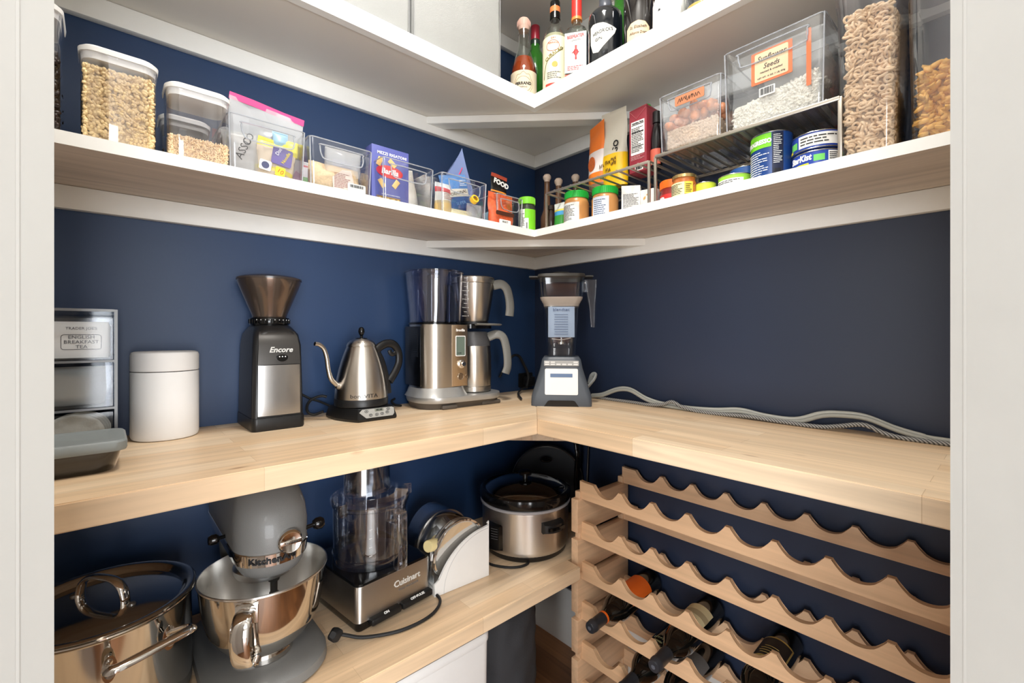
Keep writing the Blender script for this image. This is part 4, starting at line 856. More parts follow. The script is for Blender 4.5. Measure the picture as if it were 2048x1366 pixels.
prism(bm := NB(), rrect(.070, .012, .004, 3, .0, .034), -.0220, -.0210, 'y'); finish('brown_band', bm, mat('dark_brown_print', (70, 34, 20), .5), o)
o = setbag(finish('light_blue_carton', box(NB(), -.02, .02, -.03, .03, 0, .07, .001), mat('pale_blue_card', (168, 204, 224), .5)), .135, -.325, 90, 'pale blue carton inside the last narrow bin', 'box')

# jars
def jar(name, label, x, y, rot, r, h, lidr, lidh, body, lidm, cat='jar', z=S2, shoulder=.012, lidz=None, group=None, ridges=0):
    t = thing(name, label, cat, (x, y, z), rot, group); hb = h-lidh
    bm = NB(); lathe(bm, [(0, 0), (r-.003, 0), (r, .003), (r, hb-shoulder), (r-.002, hb-shoulder*.6), (lidr-.002, hb-.002), (lidr-.003, hb+.002), (0, hb+.002)], 44); finish('body', bm, body, t)
    bm = NB(); lathe(bm, [(0, hb), (lidr, hb), (lidr, h-.0015), (lidr-.0015, h), (0, h)], 44)
    if ridges:
        for k in range(ridges):
            a = 2*PI*k/ridges; box(bm, lidr*math.cos(a)-.0004, lidr*math.cos(a)+.0004, lidr*math.sin(a)-.0004, lidr*math.sin(a)+.0004, hb+.002, h-.003)
    finish('lid', bm, lidm, t); return t
GRN = mat('lid_green', (34, 168, 62), .35); LIME = mat('lime_green', (122, 206, 40), .35)
y_, z_ = onL(1061, 425, .215)
t = jar('seasoning_jar', 'lime green capped jar with white and green label at the corner', .228, -.262, 45, .0285, .112, .0265, .022, mat('jar_dark_glass', (54, 60, 50), .15), LIME, shoulder=.016, ridges=40)
L_ = decal(t, mat('label_white', (232, 234, 230), .5), -.034, .006, .004, .072, 0, 'label', .0286); lines(L_, INK, -.026, -.006, .010, .060, 0, 11, .0291); barcode(L_, -.002, .004, .006, .030, 0, .0291, 5)
decal(t, LIME, .006, .034, .004, .072, 0, 'green_label', .0286); decal(t, LIME, -.006, .006, .044, .0725, 0, 'green_label', .0290)

# right: cork-topped bottles behind the rack
for px_, yy, lb_ in ((1094, -.16, 'leftmost of three small bottles with round beige stoppers in the corner'), (1117, -.14, 'middle of three small bottles with round beige stoppers, behind the rack bar'), (1151, -.10, 'rightmost of three small bottles with round beige stoppers behind the green-lidded jar')):
    x_, z_ = onR(px_, 352, yy)
    zt = {1094: 349, 1117: 357, 1151: 349}[px_]; ht = onR(px_, zt, yy)[1]-S2
    t = thing('stoppered_bottle', lb_, 'bottle', (x_, yy, S2), 0, 'small bottles with round stoppers')
    bm = NB(); lathe(bm, [(0, 0), (.02, 0), (.0215, .003), (.0215, .07), (.012, .095), (.009, ht-.034), (.010, ht-.026), (0, ht-.026)], 28); finish('body', bm, mat('amber_glass', (92, 66, 48), .15), t)
    bm = NB(); lathe(bm, [(0, ht-.026), (.0085, ht-.026), (.0095, ht-.021), (.0135, ht-.014), (.0135, ht-.007), (.009, ht-.001), (0, ht)], 28); finish('round_stopper', bm, mat('stopper_beige', (196, 176, 160), .5), t)

# two wire racks
WIRE = mat('nickel_wire', (178, 170, 158), .32, .85)
def wrack(label, x0, x1, y0, y1, h, n, tr, legs):
    t = thing('wire_shelf_rack', label, 'rack', ((x0+x1)/2, (y0+y1)/2, S2), 0, None); w = (x1-x0)/2; d = (y1-y0)/2
    bm = NB()
    for y in (-d, d): box(bm, -w, w, y-tr, y+tr, h-2*tr, h, .001)
    for x in (-w, w): box(bm, x-tr*.8, x+tr*.8, -d, d, h-2*tr, h-.0005, .0008)
    finish('top_frame', bm, WIRE, t)
    bm = NB()
    for k in range(1, n): x = -w+2*w*k/n; box(bm, x-.0022, x+.0022, -d-.001, d+.001, h-.0016, h+.0022, .0007)
    finish('wire_slats', bm, WIRE, t)
    for x in (-w, w):
        bm = NB()
        for y in (-d, d): box(bm, x-.0032, x+.0032, y-.0028, y+.0028, 0, h-tr, .0006)
        box(bm, x-.0028, x+.0028, -d, d, 0, .005, .0006); finish('leg_frame', bm, WIRE, t)
    return t
xa = onR(1093, 400, -.268)[0]; xb = onR(1308, 330, -.262)[0]; xc = onR(1680, 200, -.262)[0]
wrack('smaller silver wire rack nearest the corner, over the peanut butter jars', xa, xb-.010, -.268, -.045, .1085, 11, .003, 4)
wrack('larger silver wire rack holding two clear bins, cans beneath', xb+.004, xc, -.262, -.045, .118, 17, .0038, 4)

# under the first rack
def atR(px_, yy): return onR(px_, 400, yy)[0]
t = jar('syrup_bottle', 'dark brown syrup bottle just right of the front rack leg', atR(1102, -.20), -.20, 0, .016, .092, .010, .014, mat('dark_syrup', (46, 30, 24), .15), mat('syrup_cap', (40, 30, 26), .3), 'bottle', shoulder=.04)
o = setbag(pouch(.042, .092, .03, bands('green_yellow_pack', 2, [(0, (60, 150, 60)), (.052, (76, 160, 214)), (.066, (230, 216, 96)), (.072, (222, 226, 220))], .35, 0, .1), 'snack_pouch', seed=61, wrinkle=.002), atR(1119, -.20), -.20, 0, 'green blue and yellow pouch between syrup bottle and peanut butter', z=S2)
PB = mat('peanut_butter', (204, 146, 88), .25)
t = jar('peanut_butter_jar', 'green-lidded peanut butter jar with dense nutrition label, left of the pair', atR(1153, -.215), -.215, -20, .0365, .101, .0350, .020, PB, GRN, group='peanut butter jars', ridges=44)
L_ = decal(t, mat('label_white', (232, 234, 230), .5), -.046, .046, .008, .066, 0, 'label', .0367, n=24); lines(L_, INK, -.010, .034, .014, .060, 0, 12, .0372)
decal(L_, mat('peach_print', (226, 178, 140), .5), -.030, -.014, .010, .060, 0, 'peanut_print', .0372)
t = jar('peanut_butter_jar', 'green-lidded peanut butter jar with pale blue text label, right of the pair', atR(1210, -.210), -.210, -15, .0370, .092, .0355, .020, PB, GRN, group='peanut butter jars', ridges=44)
L_ = decal(t, mat('label_pale_blue', (214, 222, 234), .5), -.006, .044, .006, .062, 0, 'label', .0372, n=16); lines(L_, mat('slate_print', (72, 84, 112), .6), .000, .036, .012, .056, 0, 8, .0377)
t = thing('white_carton', 'grey white drink carton with printed text beside the right peanut butter jar', 'carton', (atR(1263, -.215), -.215, S2), 28)
CW = mat('carton_white', (220, 218, 212), .5)
bm = NB(); box(bm, -.024, .024, -.02, .02, 0, .066, .0008); prism(bm, [(-.024, .066), (.024, .066), (.024, .071), (-.024, .074)], -.02, .02, 'y'); finish('body', bm, CW, t); lines(t, INKG, -.020, .020, .010, .052, -.0204, 12)
bm = NB(); rnd = random.Random(5)
for k in range(13): box(bm, -.0246, -.0240, -.016, -.016+rnd.uniform(.015, .03), .006+.0042*k, .0078+.0042*k)
finish('side_print', bm, INKG, t, smooth=False)
t = thing('small_carton', 'small white carton with almond picture next to the centre rack leg', 'carton', (atR(1300, -.20), -.20, S2), 8); bm = NB(); box(bm, -.022, .022, -.016, .016, 0, .058, .0008); finish('body', bm, CW, t)
for x, z, a in ((-.008, .036, 30), (.004, .034, -30), (.002, .044, 80)):
    bm = NB(); lathe(bm, [(0, -.006), (.0028, -.002), (.003, .001), (0, .006)], 12, sy=.2, M=Matrix.Translation((x, -.0163, z)) @ Matrix.Rotation(math.radians(a), 4, 'Y')); finish('almond_print', bm, mat('almond', (206, 160, 90), .5), t)
# on top of the first rack
RT = S2+.1112
t = thing('snack_pouch', 'orange stand-up pouch of dried apricots with flared open top on first rack', 'bag', (atR(1194, -.150), -.150, RT), -22)
o = pouch(.084, .205, .045, bands('orange_pouch', 2, [(0, (140, 110, 90)), (.020, (228, 122, 36)), (.052, (226, 216, 214)), (.118, (232, 120, 40))], .35, 0, .18), 'film', seed=71, crimp=.15, wrinkle=.003, parent=t)
prism(bm := NB(), [(.018*math.cos(a)+.004, .080+.022*math.sin(a)) for a in [2*PI*i/20 for i in range(20)]], -.022, -.020, 'y'); finish('almond_picture', bm, mat('apricot_print', (190, 92, 40), .5, var=.4, vscale=200), t)
t = thing('snack_pouch', 'yellow and cream tall pouch folded at its top on first rack', 'bag', (atR(1228, -.150), -.150, RT), 2)
o = pouch(.098, .225, .050, bands('yellow_pouch', 2, [(0, (232, 184, 20)), (.092, (206, 200, 184))], .3, 0, .2), 'film', seed=73, crimp=.12, wrinkle=.004, parent=t, top=.85)
words('GO', .024, INK, t, (.018, -.0195, .110), roll=80, bold=.0006); [scribble(t, mat('brown_ink', (90, 60, 10), .5), -.030+.018*k, -.012+.018*k, .030+.016*k, -.0268, .006, 7, seed=k) for k in range(3)]; [scribble(t, mat('brown_ink', (90, 60, 10)), -.034+.02*k, -.016+.02*k, .062+.006*k, -.0262, .006, 7, seed=k+5) for k in range(3)]
x_ = atR(1281, -.20)
t = thing('juice_carton', 'dark red carton with white nutrition panel and green cap on first rack', 'carton', (x_, -.185, RT), 0)
bm = NB(); box(bm, -.026, .026, -.028, .028, 0, .165, .001); finish('body', bm, mat('carton_red', (142, 46, 58), .4), t)
bm = NB(); prism(bm, [(-.026, .165), (.026, .165), (.026, .170), (-.026, .166)], -.028, .028, 'y'); finish('folded_top', bm, mat('carton_red', (142, 46, 58)), t)
tube(bm := NB(), [(-.024, -.0284, .163), (-.004, -.0288, .140), (.024, -.0284, .163)], .0006, 5, 0); finish('fold_crease', bm, mat('crease_pink', (190, 110, 112), .5), t)
bm = NB(); lathe(bm, [(0, .168), (.0105, .168), (.0105, .178), (.009, .180), (0, .180)], 28, c=(.010, .0)); finish('cap', bm, GRN, t)
prism(bm := NB(), rrect(.040, .088, .001, 3, 0, .090), -.0290, -.0281, 'y'); L_ = finish('nutrition_panel', bm, PAPERW, t); words('Nutrition Facts', .0062, INK, L_, (0, -.0294, .129), bold=.0002, sx=.9); lines(L_, INK, -.018, .018, .052, .118, -.0296, 15)
for zz in (.124, .104, .066): box(bm := NB(), -.018, .018, -.0297, -.029, zz, zz+.0016); finish('rule', bm, INK, L_, smooth=False)
lines(t, mat('pale_pink_print', (200, 150, 150), .5), -.02, .02, .032, .044, -.0286, 5)
prism(bm := NB(), rrect(.024, .018, .001, 3, .004, .012), -.0290, -.0281, 'y'); L_ = finish('barcode_panel', bm, PAPERW, t); barcode(L_, -.006, .014, .005, .019, -.0294)
t = jar('sauce_bottle', 'slim dark bottle with label between red carton and clear bin', atR(1313, -.19), -.19, 0, .015, .150, .010, .03, mat('black_glass', (18, 16, 18), .08), BLACKP, 'bottle', z=RT, shoulder=.04); decal(t, mat('red_label', (190, 90, 70), .5), -.018, .018, .01, .05, 0, 'label', .0152)

# bins on the second rack
R2 = S2+.1205
def wedge(label, x0, x1, h, z):
    w = x1-x0
    return binbox(label, (x0+x1)/2, -.150, 0, w, .215, h, z, 'clear bins with cut-out handles')
b6x0, b6x1 = onR(1318, 200, -.258)[0], onR(1442, 200, -.258)[0]
b7x0, b7x1 = onR(1447, 200, -.258)[0], onR(1650, 200, -.258)[0]
h6 = onR(1318, 196, -.258)[1]-R2-.001; h7 = onR(1447, 110, -.258)[1]-R2-.001
print('BINS', b6x0, b6x1, b7x0, b7x1, h6, h7)
wedge('clear bin on the rack holding orange dried fruit bag', b6x0, b6x1, h6, R2)
wedge('clear bin on the rack holding sunflower seeds, the largest bin', b7x0, b7x1, h7, R2)
cx6 = (b6x0+b6x1)/2; cx7 = (b7x0+b7x1)/2; w6 = b6x1-b6x0; w7 = b7x1-b7x0
def ribs(x0, x1, z, n, lab):
    bm = NB()
    for y in (-.272, -.262): tube(bm, [(x0, y, z), (x1, y, z)], .0012, 6, 0)
    for k in range(n): x = x0+(x1-x0)*(k+.5)/n; tube(bm, [(x, -.272, z), (x, -.262, z+.001)], .0008, 5, 0)
    return bm
GRA = mat('oat_clusters', (226, 196, 166), .6, var=.25, vscale=150); APR = mat('apricots', (236, 150, 104), .4, var=.3, vscale=60, bump=.3, bscale=60)
rnd = random.Random(31); P = [(rnd.uniform(-.5, .5)*w6*.80, rnd.choice((-.052, -.050, rnd.uniform(-.05, .03)))+rnd.uniform(0, .003), rnd.uniform(.004, .046)) for _ in range(2200)]
g = grains('granola', None, P, 'chunk', .0042, GRA, 3, loc=(cx6, -.190, R2+.006)); tag(g, 'pale grain clusters under the orange dried fruit in left rack bin', 'granola', kind='stuff')
bm = NB(); rloft(bm, [(w6*.80, .085, .01, .002), (w6*.80, .085, .01, .044)], 4); bmesh.ops.translate(bm, vec=(0, -.005, 0), verts=bm.verts); finish('grain_core', bm, GRA, g)
P = [(x, rnd.uniform(-.052, .02), .060+rnd.uniform(0, .034)*(1-abs(x/w6)*.6)+.012*x/w6) for x in [rnd.uniform(-.46, .46)*w6*.84 for _ in range(110)]]
g = grains('dried_fruit', None, P, 'chunk', .0125, APR, 4, loc=(cx6, -.190, R2+.006)); tag(g, 'orange dried fruit pieces heaped in the left rack bin', 'dried fruit', kind='stuff')
o = setbag(pouch(w6*.88, .115, .012, FILM3, 'dried_fruit_bag', seed=82, wrinkle=.006, power=.2), cx6, -.252, 0, 'clear bag film with tan printed strip in front of the dried fruit', z=R2+.006)
prism(bm := NB(), rrect(.070, .022, .003, 3, .005, .100), -.0125, -.0115, 'y'); q = finish('label', bm, mat('brown_orange', (184, 120, 84), .5), o); scribble(q, INK, -.022, .030, .100, -.013, .006, 9)
o = setbag(pouch(w6*.9, .05, .02, FILM3, 'clear_bag', seed=83, wrinkle=.008), cx6, -.17, 0, 'loose clear film sticking up over the left rack bin', z=R2+.085)
# sunflower bag
SEED = mat('sunflower_seed', (238, 232, 218), .5, var=.12, vscale=120)
rnd = random.Random(9); P = []
for _ in range(2800):
    x = rnd.uniform(-.075, .078); top = .052+.014*(x/.078); P.append((x, -.243-cx7*0+rnd.uniform(0, .006), rnd.uniform(.004, top)))
for _ in range(700): x = rnd.uniform(-.075, .078); P.append((x, rnd.uniform(-.243, -.15), .052+.014*(x/.078)+rnd.uniform(-.003, .002)))
g = grains('sunflower_seeds', None, P, 'seed', .0078, SEED, 8, loc=(cx7, 0, R2+.004)); tag(g, 'pale sunflower seeds heaped inside the bag in the large rack bin', 'sunflower seeds', kind='stuff')
bm = NB(); box(bm, -.075, .078, -.238, -.15, 0, .050); finish('seed_core', bm, SEED, g)
t = thing('seed_bag', 'clear bag printed Sunflower Seeds with orange bordered cream label in large bin', 'bag', (cx7+.004, -.244, R2+.004), 0)
o = pouch(w7*.90, .150, .012, FILM3, 'film', seed=84, crimp=.1, wrinkle=.005, parent=t, power=.2)
OR = mat('label_orange', (232, 110, 52), .45)
bm = NB(); prism(bm, rrect(.076, .066, .002, 3, -.004, .108), -.0105, -.0095, 'y'); L_ = finish('orange_border', bm, OR, t)
bm = NB(); prism(bm, rrect(.062, .058, .003, 3, -.004, .108), -.0112, -.0103, 'y'); L2 = finish('label', bm, mat('kraft_cream', (226, 196, 156), .5), t)
words('Sunflower', .0155, INK, L2, (-.004, -.0116, .124), shear=.3, sx=.85); words('Seeds', .0145, INK, L2, (-.004, -.0116, .107), shear=.3, sx=.9); words('roasted & unsalted', .0055, INK, L2, (-.004, -.0116, .096)); words('NET WT. 16 OZ. (1 LB) 454g', .0042, INK, L2, (-.004, -.0116, .085))
bm = NB(); prism(bm, rrect(.030, .018, .001, 3, -.012, .056), -.0105, -.0095, 'y'); L3 = finish('barcode_label', bm, PAPERW, t); barcode(L3, -.025, .001, .050, .063, -.0108)
bm = NB(); prism(bm, rrect(.008, .110, .002, 3, .062, .092), -.0105, -.0095, 'y'); finish('orange_edge', bm, OR, t)
o = setbag(pouch(w7*.5, .085, .06, mat('trail_mix', (168, 130, 108), .5, var=.4, vscale=90), 'trail_mix_bag', seed=85, wrinkle=.007), b7x0+.045, -.155, 0, 'brown trail mix bag behind the sunflower seeds', z=R2+.005)
o = setbag(pouch(w7*.85, .175, .03, FILM2, 'clear_bag', seed=86, wrinkle=.008), cx7+.015, -.11, 0, 'large crumpled clear bag standing up behind sunflower seeds', z=R2+.005)
o = setbag(pouch(.05, .14, .03, mat('orange_red_bag', (206, 84, 48), .4, var=.2), 'red_snack_bag', seed=87), b7x1-.028, -.09, 0, 'orange red bag at back right of the large rack bin', z=R2+.005)

# under the second rack
def lidjar():
    t = jar('spice_jar', 'red jar with wide orange lid under the left end of large rack', atR(1345, -.195), -.195, 0, .030, .066, .0305, .020, mat('red_powder', (150, 46, 40), .3, var=.3), mat('lid_orange', (238, 116, 34), .4), ridges=40)
    L_ = decal(t, mat('red_label2', (206, 54, 50), .5), -.030, .030, .004, .030, 0, 'label', .0303); words('PB', .020, WHITEP, L_, (-.5, 0, .016), bend=.0310, bold=.001)
lidjar()
GOLD = mat('gold_lid', (196, 168, 112), .25, .8)
t = jar('relish_jar', 'short glass jar with gold lid and cream label in front of orange-lidded jar', atR(1368, -.240), -.240, 0, .0275, .056, .0270, .008, mat('chili_relish', (176, 100, 48), .15, var=.5, vscale=150), GOLD)
L_ = decal(t, mat('label_cream', (232, 220, 170), .5), -.030, .014, .004, .036, 0, 'label', .0277); lines(L_, INK, -.024, .010, .008, .033, 0, 7, .0282)
L_ = decal(t, mat('label_yellow2', (232, 200, 70), .5), .0145, .034, .008, .036, 0, 'side_label', .0277); lines(L_, INK, .017, .031, .011, .032, 0, 5, .0282)
def can(label, px_, yy, r, h, rot, m, z=S2, group=None, rim=True, name='food_can'):
    t = thing(name, label, 'can', (atR(px_, yy), yy, z), rot, group)
    bm = NB(); lathe(bm, [(0, .001), (r-.001, .001), (r, .003), (r, h-.003), (0, h-.003)], 48); finish('can_body', bm, m, t)
    bm = NB()
    for zz in (.0025, h-.002): torus_ring(bm, r, .0012, zz, seg=40)
    lathe(bm, [(0, h-.004), (r-.001, h-.004), (r-.001, h-.001), (r-.004, h-.004)], 40); finish('can_rim', bm, mat('tin', (190, 190, 186), .25, 1), t)
    return t
YG = mat('can_yellow_green', (196, 208, 60), .4); LG = mat('can_lime', (150, 206, 66), .4)
can('low yellow green can with gold rim behind the gold-lidded jar', 1410, -.215, .024, .034, 0, YG)
t = can('low can with lime green rim and white printed side, between jars and tall soup can', 1470, -.215, .034, .033, 0, LG); L_ = decal(t, PAPERW, -.034, .030, .003, .022, 0, 'label', .0342); lines(L_, INK, -.030, .026, .005, .020, 0, 4, .0347)
can('medium blue can behind the tall soup can', 1492, -.150, .034, .066, 0, mat('can_blue', (52, 96, 168), .35))
t = can('tall soup can, lime green over navy label with white print', 1543, -.215, .0385, .098, 0, mat('can_navy', (30, 66, 128), .35))
L_ = decal(t, mat('can_green', (120, 204, 44), .35), -.060, .012, .066, .094, 0, 'green_band', .0387, n=24); words('PROGRESSO', .0125, WHITEP, L_, (-.42, 0, .078), bend=.0397, bold=.0006, sx=.85)
lines(t, WHITEP, -.045, .010, .008, .060, 0, 11, .0388, seed=4); L_ = decal(t, mat('can_darkprint', (20, 28, 56), .4), .0135, .034, .004, .094, 0, 'ingredient_panel', .0387); lines(L_, WHITEP, .016, .032, .030, .090, 0, 16, .0392, seed=9); barcode(L_, .016, .030, .006, .020, 0, .0393, 8)
for k, (lb_, z0) in enumerate((('blue tuna can at the bottom of the stack of two, yellow stripe', S2), ('blue tuna can on top of the stack of two', S2+.037))):
    t = can(lb_, 1634, -.212, .0425, .0355, 0 if k else 4, mat('tuna_blue', (42, 70, 160), .3), z0, 'stacked tuna cans', name='tuna_can')
    if k == 0:
        words('StarKist', .016, WHITEP, t, (-.55, 0, .023), bend=.0430, bold=.0006, shear=.15, sx=.85)
        L_ = decal(t, mat('tuna_yellow', (236, 214, 40), .4), -.058, -.006, .004, .0125, 0, 'yellow_stripe', .0427, n=20); words('Solid White', .0075, mat('tuna_blue', (42, 70, 160)), L_, (-.75, 0, .008), bend=.0434, shear=.2)
        decal(t, mat('tuna_green', (108, 196, 96), .4), .002, .020, .014, .026, 0, 'green_badge', .0427); L_ = decal(t, PAPERW, .026, .050, .004, .031, 0, 'label', .0427); lines(L_, INK, .028, .048, .006, .029, 0, 6, .0432)
    else:
        L_ = decal(t, PAPERW, -.022, .050, .007, .030, 0, 'label', .0427, n=24); lines(L_, INK, -.018, .046, .010, .027, 0, 3, .0432, seed=2)
        decal(t, mat('tuna_green', (108, 196, 96), .4), -.044, -.026, .009, .022, 0, 'green_badge', .0427); decal(t, mat('tuna_yellow', (236, 214, 40), .4), -.062, -.040, .004, .009, 0, 'yellow_stripe', .0428)

# cereal containers
CER = clearmat('cereal_clear', (251, 251, 252), 1.5)
def cereal(label, x, y, w, d, h):
    t = thing('cereal_container', label, 'container', (x, y, S2), 0, 'tall clear cereal containers')
    bm = NB(); rloft(bm, [(w-.012, d-.012, .014, 0), (w-.010, d-.010, .016, .004), (w, d, .018, h-.045), (w+.008, d+.008, .022, h-.030), (w+.008, d+.008, .022, h), (w+.004, d+.004, .020, h), (w+.004, d+.004, .02, h-.028), (w-.004, d-.004, .016, h-.043), (w-.014, d-.014, .012, .005)], 6); finish('body', bm, CER, t)
    bm = NB(); rloft(bm, [(w+.004, d+.004, .02, h-.006), (w+.012, d+.012, .024, h-.004), (w+.012, d+.012, .024, h+.010), (w, d, .02, h+.014)], 6); finish('lid', bm, mat('lid_grey_clear', (190, 190, 196), .2), t)
    return t
cA = onR(1672, 200, -.268)[0]; cB = onR(1797, 200, -.268)[0]
wA = .088; xA = (cA+cB)/2
print('CER', cA, cB)
wA = cB-cA+.004; cereal('tall clear container full of oat ring cereal beside the wire rack', xA, -.175, wA, .185, .315)
CHE = mat('oat_ring', (240, 210, 170), .6, var=.15, vscale=80)
g = grains('ring_cereal', None, shellpts(wA-.030, .158, .010, .258, 2600, 21, jit=.008), 'ring', .0074, CHE, 3, loc=(xA, -.175, S2)); tag(g, 'toasted oat rings filling the tall cereal container', 'cereal', kind='stuff')
bm = NB(); rloft(bm, [(wA-.050, .138, .01, .006), (wA-.050, .138, .01, .246)], 4); finish('cereal_core', bm, CHE, g)
x0 = onR(1812, 200, -.268)[0]; cereal('tall clear container of orange fish crackers by the right door frame', x0+.046, -.175, .092, .185, .315)
FSH = mat('fish_cracker', (246, 184, 88), .5, var=.2, vscale=60)
g = grains('fish_crackers', None, shellpts(.058, .150, .012, .118, 1000, 22, jit=.010), 'fish', .0130, FSH, 5, loc=(x0+.046, -.175, S2)); tag(g, 'orange fish shaped crackers in the container by the right door frame', 'crackers', kind='stuff')
bm = NB(); rloft(bm, [(.044, .136, .01, .006), (.044, .136, .01, .104)], 4); finish('cracker_core', bm, FSH, g)

# ------------------------------------------------------------ top shelf: fabric bins and bottles
S1 = 1.8555
FAB = mat('grey_linen', (160, 161, 158), .9, spec=.1, var=.05, vscale=12, bump=.6, bscale=900)
def fabbin(label, y0, y1):
    t = thing('fabric_bin', label, 'storage bin', (.145, (y0+y1)/2, S1), 90, 'light grey fabric bins on the upper shelf'); w = y1-y0; rg = []
    for z, k in ((0, .985), (.01, .995), (.1, 1.0), (.2, 1.0), (.275, .995), (.28, .98), (.28, .955), (.02, .95)):
        rg.append([(x*k+0*z, y*k+.003*math.sin(x*30+z*20)*(1 if .05 < z < .25 else 0), z) for x, y in rrect(w-.004, .245, .010, 8)])
    bm = NB(); loft(bm, rg); finish('body', bm, FAB, t)
    bm = NB(); tube(bm, [(x*.999, y*.999, .278) for x, y in rrect(w-.003, .246, .010, 4)], .0025, 6, 0, True)
    for sx in (-1, 1): tube(bm, [(sx*(w/2-.006), -.1222, .004), (sx*(w/2-.006), -.1228, .276)], .0016, 6, 0)
    finish('seam_piping', bm, mat('linen_seam', (140, 141, 140), .9), t)
yb = onL(1003, 0, .267)[0]; ym = onL(823, 0, .267)[0]
fabbin('light grey fabric bin, the one next to the liquor bottles', ym+.001, yb); fabbin('light grey fabric bin, further left on the upper shelf', ym-.30, ym-.001)

def bottle(name, label, x, y, prof, m, rot=0, z=S1, seg=44, sx=1, sy=1, sq=None, group='liquor bottles on the upper shelf'):
    t = thing(name, label, 'bottle', (x, y, z), rot, group)
    bm = NB()
    if sq: rloft(bm, sq, 5)
    if prof: lathe(bm, prof, seg, sx=sx, sy=sy)
    finish('glass', bm, m, t); return t
GL = clearmat('bottle_glass', (240, 244, 240), 2.0)
def cap(t, prof, m, nm='cap', seg=32, par=None):
    bm = NB(); lathe(bm, prof, seg); return finish(nm, bm, m, t)
# cognac style bottle
t = bottle('liqueur_bottle', 'round amber orange bottle with cream label and pink ribbed stopper by the shelf corner', .214, -.262, [(.0395, .0), (.042, .003), (.042, .098), (.040, .115), (.030, .145), (.021, .170), (.0165, .195), (.0160, .222), (.018, .224), (.018, .236), (.0155, .238)], GL, 44)
cap(t, [(0, .004), (.0385, .004), (.0395, .1), (.0375, .115), (.028, .144), (0, .1445)], mat('amber_liquid', (158, 62, 20), .1, coat=.5), 'liquid', 44)
c = cap(t, [(0, .236), (.0165, .236), (.0200, .246), (.0215, .254), (.0205, .264), (.016, .272), (.008, .276), (0, .277)], mat('pink_stopper', (216, 180, 164), .5), 'stopper')
bm = NB()
for k in range(26): a = 2*PI*k/26; tube(bm, [(.0203*math.cos(a), .0203*math.sin(a), .246), (.0218*math.cos(a), .0218*math.sin(a), .254), (.0208*math.cos(a), .0208*math.sin(a), .264)], .0007, 5, 2)
finish('ribbing', bm, mat('pink_stopper2', (196, 154, 140), .5), c)
L_ = decal(t, mat('aged_cream', (222, 208, 180), .6, var=.08, vscale=60), -.055, .055, .006, .090, 0, 'label', .0423, n=26); words('FERRAND', .0125, INK, L_, (.0, 0, .048), bend=.0432, bold=.0004, sx=.95); words('COGNAC', .006, INKG, L_, (0, 0, .037), bend=.0432)
bm = NB(); pts = [(.026*math.cos(a), .046+.024*math.sin(a)) for a in [2*PI*i/30 for i in range(30)]]; tube(bm, [(.0430*math.sin(x/.043), -.0430*math.cos(x/.043), z) for x, z in pts], .0005, 5, 0, True); finish('label_ornament', bm, mat('gold_brown', (150, 122, 84), .5), L_)
pts = [(.030*math.cos(a), .046+.036*math.sin(a)+.003*math.sin(9*a)) for a in [2*PI*i/60 for i in range(60)]]; bm = NB(); tube(bm, [(.0430*math.sin(x/.043), -.0430*math.cos(x/.043), z) for x, z in pts], .0005, 5, 0, True); finish('label_ornament', bm, mat('gold_brown', (150, 122, 84)), L_)
q = decal(t, mat('coral_red', (222, 104, 70), .5), -.016, .016, .007, .022, 0, 'red_seal', .0430); words('1840', .008, PAPERW, q, (0, 0, .0145), bend=.0437)
# green whiskey bottle behind
GG = clearmat('green_glass', (70, 130, 40), 2.2)
t = bottle('whiskey_bottle', 'green bottle with dark red cap standing behind the amber bottle', .183, -.180, [(0, 0), (.035, 0), (.037, .003), (.037, .175), (.032, .195), (.018, .220), (.0150, .245), (.0145, .275), (0, .275)], mat('green_glass_deep', (34, 92, 24), .08, coat=.6), 44)
cap(t, [(0, .255), (.0155, .255), (.0155, .300), (.0145, .302), (0, .302)], mat('cap_burgundy', (134, 28, 44), .3)); q = cap(t, [(.0158, .212), (.0158, .253), (.0150, .254)], mat('dark_green_label', (24, 44, 34), .5), 'neck_label'); words('J', .024, WHITEP, q, (0.0, 0, .238), bend=.0165, bold=.0006)
# curacao
t = bottle('curacao_bottle', 'tall clear bottle with ornate cream label and black cap, second from the corner', .325, -.236, [(.0345, 0), (.0370, .003), (.0370, .150), (.0355, .168), (.028, .190), (.0175, .205), (.0145, .215), (.0142, .245)], GL, 35)
cap(t, [(0, .003), (.0350, .003), (.0355, .155), (.033, .17), (0, .170)], mat('pale_liquor', (214, 208, 176), .1, trans=.3), 'liquid')
c = cap(t, [(0, .238), (.0150, .238), (.0150, .262), (.0152, .278), (.0140, .281), (0, .281)], BLACKG); cap(t, [(.0150, .226), (.0158, .226), (.0158, .240), (.0150, .240)], BLACKG, 'neck_ring')
q = decal(c, mat('cap_orange', (228, 128, 72), .5), -.046, .046, .246, .262, 0, 'orange_band', .0153, n=30)
L_ = decal(t, mat('old_cream', (232, 226, 196), .6, var=.05, vscale=50), -.050, .050, .006, .158, 0, 'label', .0373, n=26)
words('DRY', .008, mat('rust_red', (190, 70, 60), .5), L_, (0, 0, .150), bend=.0381); words('FERRAND', .0075, mat('rust_red', (190, 70, 60)), L_, (0, 0, .136), bend=.0381)
words('CURACAO', .0135, mat('olive_gold', (132, 120, 60), .5), L_, (.05, 0, .105), bend=.0381, roll=32, bold=.0004)
bm = NB(); lathe(bm, [(0, 0), (.0085, 0), (.0085, .0008), (0, .0008)], 20, M=Matrix.Translation((.004, -.0370, .072)) @ Matrix.Rotation(PI/2, 4, 'X')); finish('orange_picture', bm, mat('orange_print', (232, 160, 66), .5), L_)
